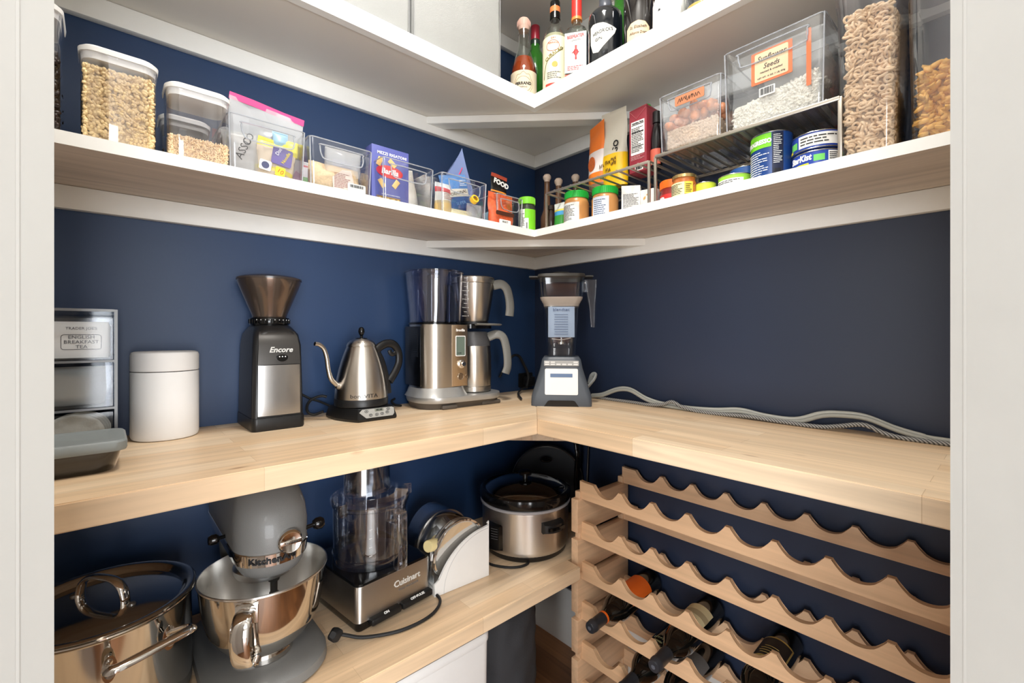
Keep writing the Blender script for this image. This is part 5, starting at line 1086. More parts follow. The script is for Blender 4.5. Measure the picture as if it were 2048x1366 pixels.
bm = NB(); pts = [(-.034, .035), (-.030, .06), (-.02, .085), (0, .098), (.02, .115), (.03, .125)]; tube(bm, [(.0379*math.sin(x/.0379), -.0379*math.cos(x/.0379), z) for x, z in pts], .0018, 6, 5, flat=.2); finish('branch_picture', bm, mat('olive_print', (120, 118, 70), .5), L_)
lines(L_, INKG, -.02, .024, .030, .052, 0, 4, .0380); decal(L_, mat('rust_red', (190, 70, 60)), -.026, .026, .010, .017, 0, 'red_ribbon', .0379)
pts = [(.020*math.cos(a)-.002, .128+.016*math.sin(a)) for a in [2*PI*i/30 for i in range(30)]]; bm = NB(); tube(bm, [(.0380*math.sin(x/.038), -.0380*math.cos(x/.038), z) for x, z in pts], .0006, 5, 0, True); finish('crest_outline', bm, mat('rust_red', (190, 70, 60)), L_)
# gin, square bottle
t = bottle('gin_bottle', 'square clear gin bottle with white label, red guard figure and red capped neck', .392, -.214, [(.0130, .185), (.0130, .225), (0, .225)], GL, 34, sq=[(.064, .064, .010, 0), (.066, .066, .012, .003), (.066, .066, .012, .150), (.058, .058, .016, .166), (.030, .030, .013, .180), (.027, .027, .013, .19)])
cap(t, [(0, .205), (.0150, .205), (.0155, .235), (.0150, .262), (0, .263)], mat('cap_red', (216, 56, 48), .35)); cap(t, [(.0150, .198), (.0160, .198), (.0160, .206), (.0150, .206)], mat('orange_gold', (222, 140, 70), .4), 'neck_band')
RED = mat('gin_red', (196, 44, 44), .5)
L_ = decal(t, mat('label_white', (232, 234, 230)), -.031, .031, .030, .146, -.0332, 'label'); words('BEEFEATER', .0125, RED, L_, (0, -.0340, .134), bold=.0004, sx=.80, roll=4); words('LONDON', .0065, INK, L_, (0, -.0340, .123), roll=4)
bm = NB(); lathe(bm, [(0, -.022), (.003, -.020), (.0022, -.010), (.007, -.002), (.006, .006), (.003, .010), (.0032, .014), (.0034, .020), (0, .021)], 14, sy=.1, M=Matrix.Translation((.001, -.0339, .088))); tube(bm, [(-.010, -.0340, .086), (0, -.0340, .094), (.009, -.0340, .088)], .0012, 5, 3); tube(bm, [(.010, -.0340, .070), (.010, -.0340, .106)], .0004, 5, 0); finish('guard_figure', bm, RED, L_)
lines(L_, RED, -.024, .024, .036, .050, -.0338, 3)
L_ = decal(t, mat('band_coral', (222, 82, 62), .5), -.030, .030, .010, .026, -.0332, 'red_band'); words('DRY GIN', .010, PAPERW, L_, (0, -.0340, .018), bold=.0003); words('LONDON', .008, WHITEP, t, (0, -.0336, .005))
# hendricks
DK = mat('dark_bottle', (16, 20, 26), .08, coat=.6, spec=.8)
t = bottle('gin_bottle', 'squat black apothecary gin bottle with diamond-shaped cream label', .512, -.236, [(0, 0), (.044, 0), (.046, .004), (.046, .125), (.044, .138), (.036, .148), (.022, .152), (.0165, .156), (.0160, .176), (0, .176)], DK, 30)
cap(t, [(.0175, .160), (.0185, .160), (.0185, .172), (.0170, .174), (.0170, .190), (.0160, .194), (0, .195)], mat('grey_cap', (72, 76, 84), .35))
bm = NB(); P = [(-.040, .096), (-.030, .100), (.000, .096), (.036, .080), (.030, .066), (.010, .044), (-.014, .020), (-.030, .024), (-.040, .05)]
def wrapmesh(P, R, th):
    """label of a convex outline wrapped on a cylinder, cut in narrow columns"""
    xs = [min(p[0] for p in P), max(p[0] for p in P)]; rg = []
    for i in range(41):
        x = xs[0]+1e-5+(xs[1]-xs[0]-2e-5)*i/40; zz = []
        for (a, b), (c, d) in zip(P, P[1:]+P[:1]):
            if (a-x)*(c-x) <= 0 and a != c: zz.append(b+(d-b)*(x-a)/(c-a))
        lo, hi = min(zz), max(zz); s_, c_ = math.sin(x/R), math.cos(x/R)
        rg.append([(R*s_, -R*c_, lo), (R*s_, -R*c_, hi), ((R+.0003)*s_, -(R+.0003)*c_, hi), ((R+.0003)*s_, -(R+.0003)*c_, lo)])
    return loft(NB(), rg)
L_ = finish('label', wrapmesh(P, .0465, 0), mat('label_offwhite', (222, 222, 212), .6), t); words("HENDRICK'S", .0125, INK, L_, (-.05, 0, .074), bend=.0472, sx=.80, roll=8); words('GIN', .0115, INK, L_, (-.28, 0, .055), bend=.0472, roll=8)
# green bottle behind
t = bottle('green_bottle', 'bright green glass bottle standing behind the squat black gin bottle', .492, -.140, [(0, 0), (.035, 0), (.037, .003), (.037, .185), (.03, .205), (.016, .228), (.0150, .30), (0, .30)], mat('green_glass_deep', (34, 92, 24)), 0)
# allspice dram
t = bottle('liqueur_bottle', 'dark bottle with arched beige label, right of the green bottle', .610, -.226, [(0, 0), (.036, 0), (.038, .003), (.038, .150), (.034, .175), (.022, .215), (.015, .235), (.0145, .28), (0, .28)], mat('brown_black_glass', (26, 22, 20), .06, coat=.7, spec=.8), 30)
P = [(-.030, .004), (.030, .004), (.030, .046), (.018, .058), (0, .062), (-.018, .058), (-.030, .046)]
L_ = finish('label', wrapmesh(P, .0384, 0), mat('label_tan', (220, 190, 156), .6), t); words('St. Elizabeth', .0105, INK, L_, (0, 0, .046), bend=.0390, sx=.85, shear=.2); words('Allspice Dram', .009, INK, L_, (-.0, 0, .031), bend=.0390, sx=.85, shear=.2)
t = bottle('white_bottle', 'white rounded bottle with vertical writing, right of beige arched label', .697, -.230, [(0, 0), (.036, 0), (.038, .003), (.038, .075), (.034, .088), (.018, .102), (.014, .12), (.014, .15), (0, .15)], mat('white_ceramic', (232, 232, 232), .25), 20); scribble(t, INK, -.020, -.014, .05, 0, .003, 8, bend=.0382)
t = bottle('small_clear_bottle', 'small frosted white bottle in front of the white rounded bottle', .728, -.262, [(0, 0), (.016, 0), (.018, .003), (.018, .035), (.012, .048), (.009, .06), (0, .062)], mat('frosted_white', (214, 214, 214), .4), 20)
t = bottle('gold_bottle', 'clear bottle with golden liquid at the right edge of the visible top row', .778, -.235, [(.03, 0), (.032, .003), (.032, .10), (.02, .13), (.013, .15), (.013, .18)], GL, 20); cap(t, [(0, .003), (.030, .003), (.030, .022), (0, .022)], mat('golden_liquid', (206, 176, 90), .1), 'liquid')
t = bottle('brown_bottle', 'brown bottle behind the white bottle on the upper shelf', .640, -.140, [(0, 0), (.035, 0), (.037, .003), (.037, .19), (.016, .23), (.015, .28), (0, .28)], mat('brown_glass', (60, 28, 22), .08, coat=.5), 0)
# ------------------------------------------------------------ lower shelf
LS = LZ+.0003
MGREY = mat('mixer_grey', (112, 112, 110), .42, bump=.15, bscale=700, coat=.15)
mx = thing('stand_mixer', 'matte grey stand mixer with chrome band, its bowl beside the stock pot', 'stand mixer', (.200, -1.025, LS), 90)
bm = NB(); rloft(bm, [(.205, .33, .085, 0, 0, -.022), (.215, .34, .09, .006, 0, -.022), (.212, .337, .09, .022, 0, -.022), (.190, .315, .085, .030, 0, -.022)], 10); rloft(bm, [(.14, .13, .05, .028, 0, .085), (.10, .10, .045, .07, 0, .090), (.088, .09, .042, .15, 0, .092), (.10, .11, .045, .205, 0, .085)], 8); finish('base_and_column', bm, MGREY, mx)
hd = [(.070, .16, .034, .205, 0, -.085), (.100, .20, .049, .212, 0, -.075), (.112, .30, .055, .222, 0, -.030), (.120, .345, .059, .236, 0, -.012), (.126, .360, .062, .262, 0, -.006), (.128, .366, .063, .292, 0, -.002), (.124, .358, .061, .320, 0, .002), (.112, .330, .055, .345, 0, .010), (.088, .280, .043, .362, 0, .020), (.055, .21, .027, .3695, 0, .03), (.02, .15, .009, .3715, 0, .035)]
bm = NB(); rloft(bm, hd, 10); finish('motor_head', bm, MGREY, mx)
bm = NB(); rloft(bm, [(.1190, .343, .058, .2335, 0, -.012), (.1245, .351, .061, .2345, 0, -.0105), (.1290, .3635, .063, .2555, 0, -.0065), (.127, .360, .062, .257, 0, -.006)], 10); band = finish('brand_band', bm, CHROME, mx)
wm = words('KitchenAid', .0165, INK, band, (0, 0, 0), bold=.0006, sx=1.1)
# lay the letters along the curved front of the band
for v in wm.data.vertices:
    s = v.co.x-.012; off = v.co.y; z = v.co.z; a = s/.064
    a = max(-PI/2, min(PI/2, a)); yc = -.1245
    v.co = (.0640*math.sin(a)*1.0, yc-.0640*math.cos(a)-(-off)*0 - .0002 - (.0002 if off < 0 else 0), .2455+z*.95)
bm = NB(); lathe(bm, [(0, 0), (.0205, 0), (.0215, .004), (.0205, .010), (.018, .0125), (.0165, .0115), (0, .0115)], 40, M=Matrix.Translation((.016, -.184, .272)) @ Matrix.Rotation(PI/2, 4, 'X')); hub = finish('hub_cover', bm, CHROME, mx); bm = NB(); box(bm, -.002, .034, -.1968, -.1952, .2685, .2755, .0006); finish('hub_bar', bm, MIRROR, hub); words('KitchenAid', .005, INK, hub, (.016, -.1972, .272))
for s, nm in ((1, 'attachment_knob'), (-1, 'speed_lever')):
    bm = NB()
    if s == 1: tube(bm, [(.052, -.150, .272), (.074, -.150, .275)], .004, 10, 0); lathe(bm, [(0, 0), (.008, 0), (.011, .005), (.0115, .014), (.008, .019), (0, .02)], 20, M=Matrix.Translation((.070, -.150, .275)) @ Matrix.Rotation(PI/2, 4, 'Y'))
    else: tube(bm, [(-.058, -.06, .262), (-.078, -.065, .262)], .0035, 10, 0); lathe(bm, [(0, 0), (.006, 0), (.0095, .004), (.0095, .012), (.007, .017), (0, .018)], 20, M=Matrix.Translation((-.074, -.065, .262)) @ Matrix.Rotation(-PI/2, 4, 'Y'))
    finish(nm, bm, BLACKG, mx)
bm = NB(); lathe(bm, [(0, .186), (.050, .186), (.054, .192), (.055, .202), (.050, .207), (0, .207)], 48, c=(0, -.085)); finish('planetary_ring', bm, STEEL, mx)
bm = NB(); lathe(bm, [(0, .164), (.010, .164), (.013, .176), (.021, .186), (0, .187)], 28, c=(.014, -.092)); lathe(bm, [(0, .118), (.0065, .118), (.0065, .134), (.0085, .136), (.0085, .140), (.0065, .142), (.0065, .166), (0, .166)], 20, c=(.014, -.092)); finish('beater_shaft', bm, mat('satin_metal', (150, 150, 148), .3, .9), mx)
bwl = thing('mixing_bowl', 'polished steel mixing bowl with handle locked on the grey stand mixer', 'bowl', (.285, -1.025, LS+.030), 62)
prof = [(.040, 0), (.050, .001), (.050, .010), (.046, .014), (.062, .024), (.083, .045), (.097, .070), (.104, .100), (.108, .130), (.1105, .156), (.1125, .158), (.1125, .161), (.1105, .1615), (.1085, .156), (.106, .130), (.102, .100), (.095, .071), (.081, .046), (.060, .026), (0, .020)]
bm = NB(); lathe(bm, prof[:11], 80, cap=False); finish('bowl', bm, MIRROR, bwl)
bm = NB(); lathe(bm, prof[10:], 80, cap=False); finish('bowl_inside', bm, brushed('bowl_inside_steel', (232, 230, 226), .30), bwl)
bm = NB(); tube(bm, [(0, -.108, .138), (0, -.124, .143), (0, -.142, .132), (0, -.149, .108), (0, -.142, .078), (0, -.125, .052), (0, -.104, .038), (0, -.082, .040)], .0042, 12, 8, flat=3.6, up=(0, 1, .3)); box(bm, -.018, .018, -.1125, -.1085, .118, .150, .001); finish('handle', bm, CHROME, bwl)
# stock pot
pt = thing('stock_pot', 'large polished steel stock pot with loop-handled lid at left end of lower shelf', 'pot', (.2315, -1.262, LS), 111)
bm = NB(); lathe(bm, [(0, 0), (.118, 0), (.124, .004), (.125, .012), (.125, .185), (.128, .190), (.1315, .192), (.1315, .194), (.1265, .194), (.122, .188), (.122, .012), (0, .01)], 96); finish('pot_body', bm, MIRROR, pt)
lid = NB(); lathe(lid, [(.1215, .190), (.130, .1955), (.131, .1975), (.1275, .199), (.122, .1985), (.117, .196), (.1135, .190), (.110, .1875), (.09, .1910), (.07, .1938), (.05, .1957), (.025, .1972), (0, .1977)], 96, cap=False)
lo = finish('lid', lid, MIRROR, pt); sm = lo.modifiers.new('t', 'SOLIDIFY'); sm.thickness = .0014
bm = NB(); tube(bm, [(-.048, .0, .1945), (-.047, .0, .205), (-.040, .0, .222), (-.020, .0, .233), (.020, .0, .233), (.040, .0, .222), (.047, .0, .205), (.048, .0, .1945)], .0042, 12, 8, flat=1.9, up=(1, 0, 0)); bmesh.ops.transform(bm, matrix=Matrix.Rotation(math.radians(-74), 4, 'Z') @ Matrix.Translation((0, 0, 0)), verts=bm.verts)
lh = finish('lid_handle', bm, CHROME, lo)
for s in (-1, 1):
    bm = NB(); lathe(bm, [(0, 0), (.0062, 0), (.0055, .003), (.003, .0045), (0, .005)], 18, c=(s*.0605*math.cos(math.radians(-74)), s*.0605*math.sin(math.radians(-74)))); bmesh.ops.translate(bm, vec=(0, 0, .1945), verts=bm.verts); finish('rivet', bm, mat('satin_metal', (150, 150, 148)), lh)
bm = NB(); tube(bm, [(-.040, -.124, .150), (-.043, -.132, .156), (-.054, -.150, .163), (-.055, -.165, .167), (-.040, -.171, .168), (0, -.173, .169), (.040, -.171, .168), (.055, -.165, .167), (.054, -.150, .163), (.043, -.132, .156), (.040, -.124, .150)], .0036, 12, 7, flat=2.0, up=(0, 1, -.4)); sh = finish('side_handle', bm, CHROME, pt)
for s in (-1, 1): bm = NB(); loft(bm, [[(s*.040+x*.6, -.1262+.0012*j, .146+z) for x, z in [(.016*math.cos(a), .020*math.sin(a)) for a in [2*PI*i/24 for i in range(24)]]] for j in (0, 1)]); finish('handle_mount', bm, CHROME, sh)
for s in (-1, 1):
    bm = NB(); lathe(bm, [(0, 0), (.0055, 0), (.0050, .003), (0, .0042)], 16, M=Matrix.Translation((s*.040, -.1275, .138)) @ Matrix.Rotation(PI/2, 4, 'X')); finish('rivet', bm, mat('satin_metal', (150, 150, 148)), sh)
bm = NB(); tube(bm, [(-.040, .124, .150), (-.053, .150, .160), (-.045, .168, .164), (.045, .168, .164), (.053, .150, .160), (.040, .124, .150)], .0036, 12, 7, flat=2.0, up=(0, 1, .4)); finish('side_handle', bm, CHROME, pt)

# food processor
fp = thing('food_processor', 'steel fronted food processor with clear work bowl and chute, right of mixer', 'food processor', (.198, -.770, LS), 97)
bm = NB(); rloft(bm, [(.190, .215, .010, 0), (.198, .222, .012, .008), (.198, .222, .012, .026)], 5); finish('base_foot', bm, BLACKG, fp)
bm = NB(); rloft(bm, [(.200, .225, .014, .020), (.200, .225, .014, .094), (.196, .221, .014, .098)], 6); finish('motor_housing', bm, brushed('brushed_steel_band', (206, 202, 196), .36), fp)
bm = NB(); rloft(bm, [(.197, .222, .014, .0975), (.192, .217, .014, .1015), (.16, .19, .03, .1025)], 6); finish('top_deck', bm, BLACKG, fp)
words('Cuisinart', .021, mat('silver_print', (215, 215, 212)), fp, (.030, -.1128, .068), bold=.0004, sx=.95); words('FOOD PROCESSOR', .0065, INKG, fp, (.034, -.1128, .052), ext=.0002)
for x0, x1, s in ((-.072, .004, 'ON'), (.008, .094, 'OFF•PULSE')):
    bm = NB(); box(bm, x0, x1, -.128, -.108, .010, .024, .003); b_ = finish('lever_switch', bm, BLACKP, fp); words(s, .0082, WHITEP, b_, ((x0+x1)/2, -.1245, .0245), plane='front', tilt=-62, bold=.0003)
BW = clearmat('work_bowl', (246, 248, 251), 2.0)
bc = (0, -.004)
bm = NB(); lathe(bm, [(.070, .103), (.088, .104), (.0895, .108), (.0895, .124), (.0875, .126), (.0885, .235), (.0915, .238), (.0915, .246), (.0885, .246), (.0855, .236), (.0845, .128), (.080, .108), (.02, .106), (.014, .112), (.012, .21)], 64, c=bc, cap=False); wb = finish('work_bowl', bm, BW, fp)
bm = NB(); lathe(bm, [(0, .106), (.013, .106), (.0105, .128), (.0090, .205), (.0075, .212), (0, .213)], 24, c=bc); finish('drive_stem', bm, mat('cream_white', (228, 224, 212), .4), fp)
bm = NB(); rl = [(.026, .020, .004, .108), (.026, .022, .004, .112), (.026, .022, .004, .232), (.026, .018, .004, .236)]; loft(bm, [[(x+.004, y-.122+(0), z) for x, y in rrect(w, d, r, 4)] for w, d, r, z in rl]); box(bm, -.008, .016, -.112, -.080, .208, .236, .002); finish('bowl_handle', bm, BW, wb)
bm = NB()
for zz in (.14, .16, .18, .20): box(bm, -.052, -.044, -.082, -.081, zz, zz+.001)
finish('level_mark', bm, WHITEP, wb, smooth=False)
bm = NB(); lathe(bm, [(.0935, .244), (.0935, .252), (.090, .256), (.060, .258), (.0600, .2585)], 64, c=bc, cap=False); lathe(bm, [(.0595, .258), (.060, .272), (.0585, .274), (.0575, .370), (.0545, .370), (.0555, .275), (.056, .258)], 48, c=(bc[0], bc[1]+.014), sx=1.0, sy=.78, cap=False)
for a in (200, -10):
    a = math.radians(a); box(bm, bc[0]+.098*math.cos(a)-.009, bc[0]+.098*math.cos(a)+.009, bc[1]+.098*math.sin(a)-.007, bc[1]+.098*math.sin(a)+.007, .232, .258, .002)
finish('bowl_cover', bm, BW, fp)
bm = NB(); lathe(bm, [(0, .262), (.046, .262), (.048, .376), (0, .376)], 40, c=(bc[0], bc[1]+.014), sy=.72, cap=False); finish('pusher', bm, clearmat('pusher_clear', (240, 243, 248), 1.5), fp)
bm = NB(); tube(bm, [(.09, .114, .012), (.1065, .09, .006), (.1065, .0, .0045), (.106, -.09, .0045), (.098, -.150, .0045), (.045, -.182, .0045), (-.03, -.176, .0045), (-.095, -.140, .006), (-.125, -.115, .014), (-.140, -.100, .020)], .0036, 8, 8); finish('power_cord', bm, RUBBER, fp)
bm = NB(); rloft(bm, [(.020, .016, .005, 0), (.024, .020, .006, .008), (.024, .022, .006, .024), (.012, .012, .004, .034)], 4); bmesh.ops.transform(bm, matrix=Matrix.Translation((-.1375, -.102, .016)) @ Matrix.Rotation(math.radians(-50), 4, 'Y') @ Matrix.Rotation(.6, 4, 'X'), verts=bm.verts); finish('power_plug', bm, RUBBER, fp)

# blade and disc storage case
ac = thing('disc_storage_case', 'white curved storage case with clear cover holding processor discs', 'storage case', (.232, -.569, LS), 87)
arc = [(-.082, .0), (.082, .0), (.082, .146)]
prof = [(.076, .141)]
for i in range(13):
    a = math.radians(92+i*(158-92)/12*1.0); prof.append((.088+.172*math.cos(a)*.98, -.018+.152*math.sin(a)*1.0))
P = arc + prof + [(-.082, .030)]
bm = NB(); prism(bm, P, -.086, -.080, 'y', .001); prism(bm, [(-.082, 0), (.082, 0), (.082, .012), (-.082, .012)], -.080, .086, 'y'); prism(bm, [(.076, .012), (.082, .012), (.082, .10), (.076, .09)], -.08, .086, 'y'); prism(bm, [(-.082, .012), (-.077, .012), (-.077, .03), (-.082, .03)], -.08, .086, 'y'); finish('white_base', bm, WHITEP, ac)
bm = NB(); pts = [(.082-.12+.120*math.cos(a)*1.0-.005, .030+.112*math.sin(a)) for a in [math.radians(80+i*(172-80)/14) for i in range(15)]]
tube(bm, [(x*1.0, -.0865, z) for x, z in [(.078-.135*math.sin(t), .128*math.cos(t)) for t in [i*PI/2/14 for i in range(15)]]], .0006, 5, 0); finish('arc_line', bm, mat('soft_grey', (200, 200, 200), .5), ac)
R_ = .112; cz = .046
cov = [(-.080+.0, .020)]+[(-.002+R_*.70*math.cos(a)*1.0, cz+R_*math.sin(a)*1.06) for a in [math.radians(178-i*(178-38)/18) for i in range(19)]]+[(.081, .118)]
bm = NB(); loft(bm, [[(x, y, z) for y in (-.079, .084)] for x, z in cov], False, False, closed=False); f1 = bm
o = finish('clear_cover', bm, clearmat('cover_clear', (242, 245, 247), 2.2), ac, recalc=False); sm = o.modifiers.new('t', 'SOLIDIFY'); sm.thickness = .002
bm = NB(); prism(bm, [p for p in cov]+[(.081, .014), (-.080, .014)], .083, .085, 'y'); finish('cover_back', bm, clearmat('cover_clear', (214, 220, 224)), ac)
for k, (yy, m_) in enumerate(((-.066, CHROME), (-.050, STEEL), (.02, STEELD))):
    bm = NB(); lathe(bm, [(0, .001), (.070, .001), (.076, .000), (.0785, .003), (.0785, .006), (.074, .007), (.068, .004), (0, .004)], 64, M=Matrix.Translation((.0, yy, .088)) @ Matrix.Rotation(PI/2+.05, 4, 'X'))
    o = finish('slicing_disc', bm, m_); o.location = (.232, -.569, LS); o.rotation_euler = (0, 0, math.radians(87)); tag(o, ('polished slicing disc upright at front of the white case', 'steel shredding disc just behind the front disc', 'dark steel disc at back of the white case')[k], 'disc', 'processor discs in the white case')
bm = NB(); lathe(bm, [(0, 0), (.021, 0), (.021, .006), (.015, .010), (.0145, .045), (.0130, .047), (.0, .047)], 30, M=Matrix.Translation((-.052, -.050, .112)) @ Matrix.Rotation(math.radians(-75), 4, 'Y') @ Matrix.Rotation(math.radians(25), 4, 'X')); o = finish('blade_hub', bm, mat('cream_plastic', (222, 206, 152), .4)); o.location = (.232, -.569, LS); o.rotation_euler = (0, 0, math.radians(87)); tag(o, 'cream plastic blade hub sticking out left of the steel disc', 'blade hub')
bm = NB(); tube(bm, [(-.045, .03, .125), (-.02, .035, .140), (.01, .03, .135), (.03, .02, .12)], .004, 8, 6, flat=2.5); o = finish('steel_blade', bm, CHROME); o.location = (.232, -.569, LS); o.rotation_euler = (0, 0, math.radians(87)); tag(o, 'curved steel blade lying inside top of the white case', 'blade')

# slow cooker
sc = thing('slow_cooker', 'round steel slow cooker with black rim and glass lid near the wine rack', 'slow cooker', (.252, -.292, LS), 48)
bm = NB(); lathe(bm, [(0, 0), (.118, 0), (.124, .006), (.126, .018), (0, .018)], 64); finish('foot', bm, BLACKP, sc)
bm = NB(); lathe(bm, [(.125, .016), (.129, .022), (.1305, .030), (.1320, .132), (.1330, .136), (.1330, .140)], 80); finish('steel_wrap', bm, STEEL, sc)
bm = NB(); lathe(bm, [(.133, .139), (.137, .142), (.1375, .147), (.134, .149)], 64); finish('pale_ring', bm, mat('light_grey_trim', (176, 176, 180), .35, .3), sc)
bm = NB(); lathe(bm, [(.118, .130), (.134, .148), (.1385, .156), (.1395, .168), (.1375, .177), (.131, .181), (.124, .179), (.119, .172), (.113, .10), (0, .06)], 80, cap=False); finish('stoneware_crock', bm, BLACKG, sc)
bm = NB(); lathe(bm, [(.1195, .174), (.1215, .176), (.112, .183), (.09, .192), (.05, .199), (0, .201)], 72, cap=False); gl = finish('glass_lid', bm, clearmat('lid_glass', (60, 64, 70), 2.6), sc)
bm = NB(); torus_ring(bm, .1205, .0018, .1765, seg=64); finish('lid_rim', bm, CHROME, gl)
bm = NB(); lathe(bm, [(0, .2), (.008, .2), (.008, .210), (.020, .214), (.021, .220), (.018, .224), (0, .226)], 32); finish('lid_knob', bm, BLACKG, gl)
def arcbox(a0, a1, r0, r1, z0, z1, nm, m, par, n=10, dz=0):
    bm = NB(); rg = []
    for i in range(n+1):
        a = math.radians(a0+(a1-a0)*i/n); s, c = math.sin(a), -math.cos(a); k = math.sin(PI*i/n)**.4 if dz else 1
        rg.append([(r0*s, r0*c, z0), (r0*s, r0*c, z1), ((r0+(r1-r0)*k)*s, (r0+(r1-r0)*k)*c, z1-dz), ((r0+(r1-r0)*k)*s, (r0+(r1-r0)*k)*c, z0+dz)])
    loft(bm, rg); return finish(nm, bm, m, par)
arcbox(18, 52, .128, .152, .080, .118, 'side_handle', BLACKP, sc, 12, .008)
arcbox(24, 46, .150, .1525, .094, .103, 'grip_recess', BLACKG, sc)
cp = arcbox(-56, -30, .128, .148, .030, .104, 'control_panel', BLACKG, sc, 8, .004)
bm = NB()
for k in range(5): a = math.radians(-37); tube(bm, [(.1490*math.sin(a-.09), -.1490*math.cos(a-.09), .066+.007*k), (.1490*math.sin(a+.07), -.1490*math.cos(a+.07), .068+.007*k)], .0007, 5, 2)
finish('indicator_line', bm, INKG, cp)
bm = NB(); tube(bm, [(-.12, -.02, .02), (-.135, -.06, .008), (-.110, -.125, .004), (-.06, -.150, .004), (-.02, -.148, .004), (.005, -.128, .004), (0, -.11, .006)], .0034, 8, 8); finish('power_cord', bm, RUBBER, sc)
# griddle lid behind
gd = thing('griddle_plate', 'round black plate with oval hole standing upright behind the slow cooker', 'pan lid', (.152, -.088, LS), 40)
bm = NB(); lathe(bm, [(0, 0), (.118, 0), (.124, .003), (.126, .008), (.124, .011), (.116, .008), (0, .008)], 72, M=Matrix.Translation((0, .0, .1265)) @ Matrix.Rotation(PI/2-.10, 4, 'X')); finish('plate', bm, mat('black_nonstick', (34, 36, 40), .3), gd)
bm = NB(); tube(bm, [(.1248*math.cos(a), -.011+.1*(-.1)*math.sin(a), .1265+.1245*math.sin(a)) for a in [2*PI*i/48 for i in range(48)]], .0016, 6, 0, True); finish('steel_rim', bm, STEELD, gd)
bm = NB(); tube(bm, [(-.004+.017*math.cos(a), -.012-.008, .205+.007*math.sin(a)) for a in [2*PI*i/24 for i in range(24)]], .003, 8, 0, True); prism(bm, [(-.004+.016*math.cos(a), .205+.006*math.sin(a)) for a in [2*PI*i/24 for i in range(24)]], -.020, -.016, 'y'); finish('finger_hole', bm, BLACKG, gd)
bm = NB(); tube(bm, [(.262, -.072, .80), (.272, -.076, .775), (.280, -.080, .745), (.284, -.080, .715), (.27, -.07, .62), (.262, -.04, LS+.006)], .007, 12, 8, flat=1.5); tag(finish('pan_handle', bm, BLACKG), 'curved black handle standing behind the round black plate', 'utensil')
bm = NB(); tube(bm, [(.300, -.030, .835), (.325, -.035, .815), (.345, -.04, .802), (.352, -.042, .80)], .008, 12, 8, flat=1.5); tube(bm, [(.300, -.030, .835), (.285, -.02, .80), (.27, -.015, .6), (.268, -.012, LS+.006)], .004, 8, 8); tag(finish('ladle', bm, BLACKG), 'black ladle handle leaning on the navy wall beside the rack', 'utensil')

# ------------------------------------------------------------ below the lower shelf
wb_ = thing('white_floor_bin', 'white bin on the floor under the lower shelf', 'bin', (.28, -.800, 0), 90)
bm = NB(); rloft(bm, [(.44, .28, .02, 0), (.446, .29, .02, .01), (.450, .30, .02, .40)], 5); finish('body', bm, WHITEP, wb_)
bm = NB(); rloft(bm, [(.452, .302, .02, .401), (.454, .304, .02, .405), (.454, .304, .02, .418), (.448, .298, .02, .422)], 5); finish('lid', bm, WHITEP, wb_)
o = pouch(.205, .425, .14, mat('black_fabric', (52, 54, 58), .7, bump=.3, bscale=250), 'folded_black_bag', seed=91, crimp=.05, power=.15, wrinkle=.010, bottom=.95); place(o, (.33, -.448, .001), (0, 0, 80)); tag(o, 'tall dark grey fabric bag standing on the floor below the shelf', 'bag')

# ------------------------------------------------------------ wine rack
WR = thing('wine_rack', 'beech wood wine rack with scalloped rails along right wall under the counter', 'wine rack', (0, 0, 0), 0)
PER = .093; X0 = .471; NX = 8; TIER = .114; TOP = .705
RR = (((PER-.012)/2)**2+.028**2)/(2*.028)
def rail(y0, zc, m=RACKX):
    xs = .428; xe = X0+PER*NX+.025; top = []
    x = xs; top.append((xs, zc+.002)); top.append((xs+.018, zc)); 
    for k in range(NX+1):
        xc = X0+PER*k
        if k == 0: top += [(xc-.020, zc), (xc+.006, zc-.0005)]
        else: top += [(xc-.006, zc), (xc+.006, zc)]
        if k < NX:
            for i in range(1, 14):
                u = i/14; top.append((xc+.006+(PER-.012)*u, zc-(math.sqrt(max(0, RR*RR-((u-.5)*(PER-.012))**2))-(RR-.028))))
    top += [(xe, zc), (xe, zc-.049)]
    P = top+[(xs, zc-.049)]
    bm = NB(); prism(bm, P, y0-.0065, y0+.0065, 'y')
    bmesh.ops.bevel(bm, geom=[e for e in bm.edges if abs(e.verts[0].co.y-e.verts[1].co.y) < 1e-5], offset=.0009, segments=2, affect='EDGES')
    return finish('rail', bm, m, WR, angle=50)
for i in range(6):
    zc = TOP-TIER*i
    for y0 in (-.2375, -.030): rail(y0, zc)
    for x0, x1 in ((.412, .436), (X0+PER*NX+.008, X0+PER*NX+.032)):
        z1 = zc-.0475; z0 = z1-.0945
        bm = NB(); box(bm, x0, x1, -.262, -.014, max(z0, .0), z1, .0015); finish('end_board', bm, RACKY, WR)
        bm = NB(); 
        for yy in (-.2375, -.030): box(bm, x0+.004, x1-.002, yy-.012, yy+.012, z1, z1+.019, .0008)
        if zc-TIER > 0: finish('joint_block', bm, RACKY, WR)
        else: bm.free()
WG = mat('wine_black_glass', (12, 13, 12), .06, coat=.7, spec=.8); FOIL = mat('foil_slate', (44, 46, 52), .4)
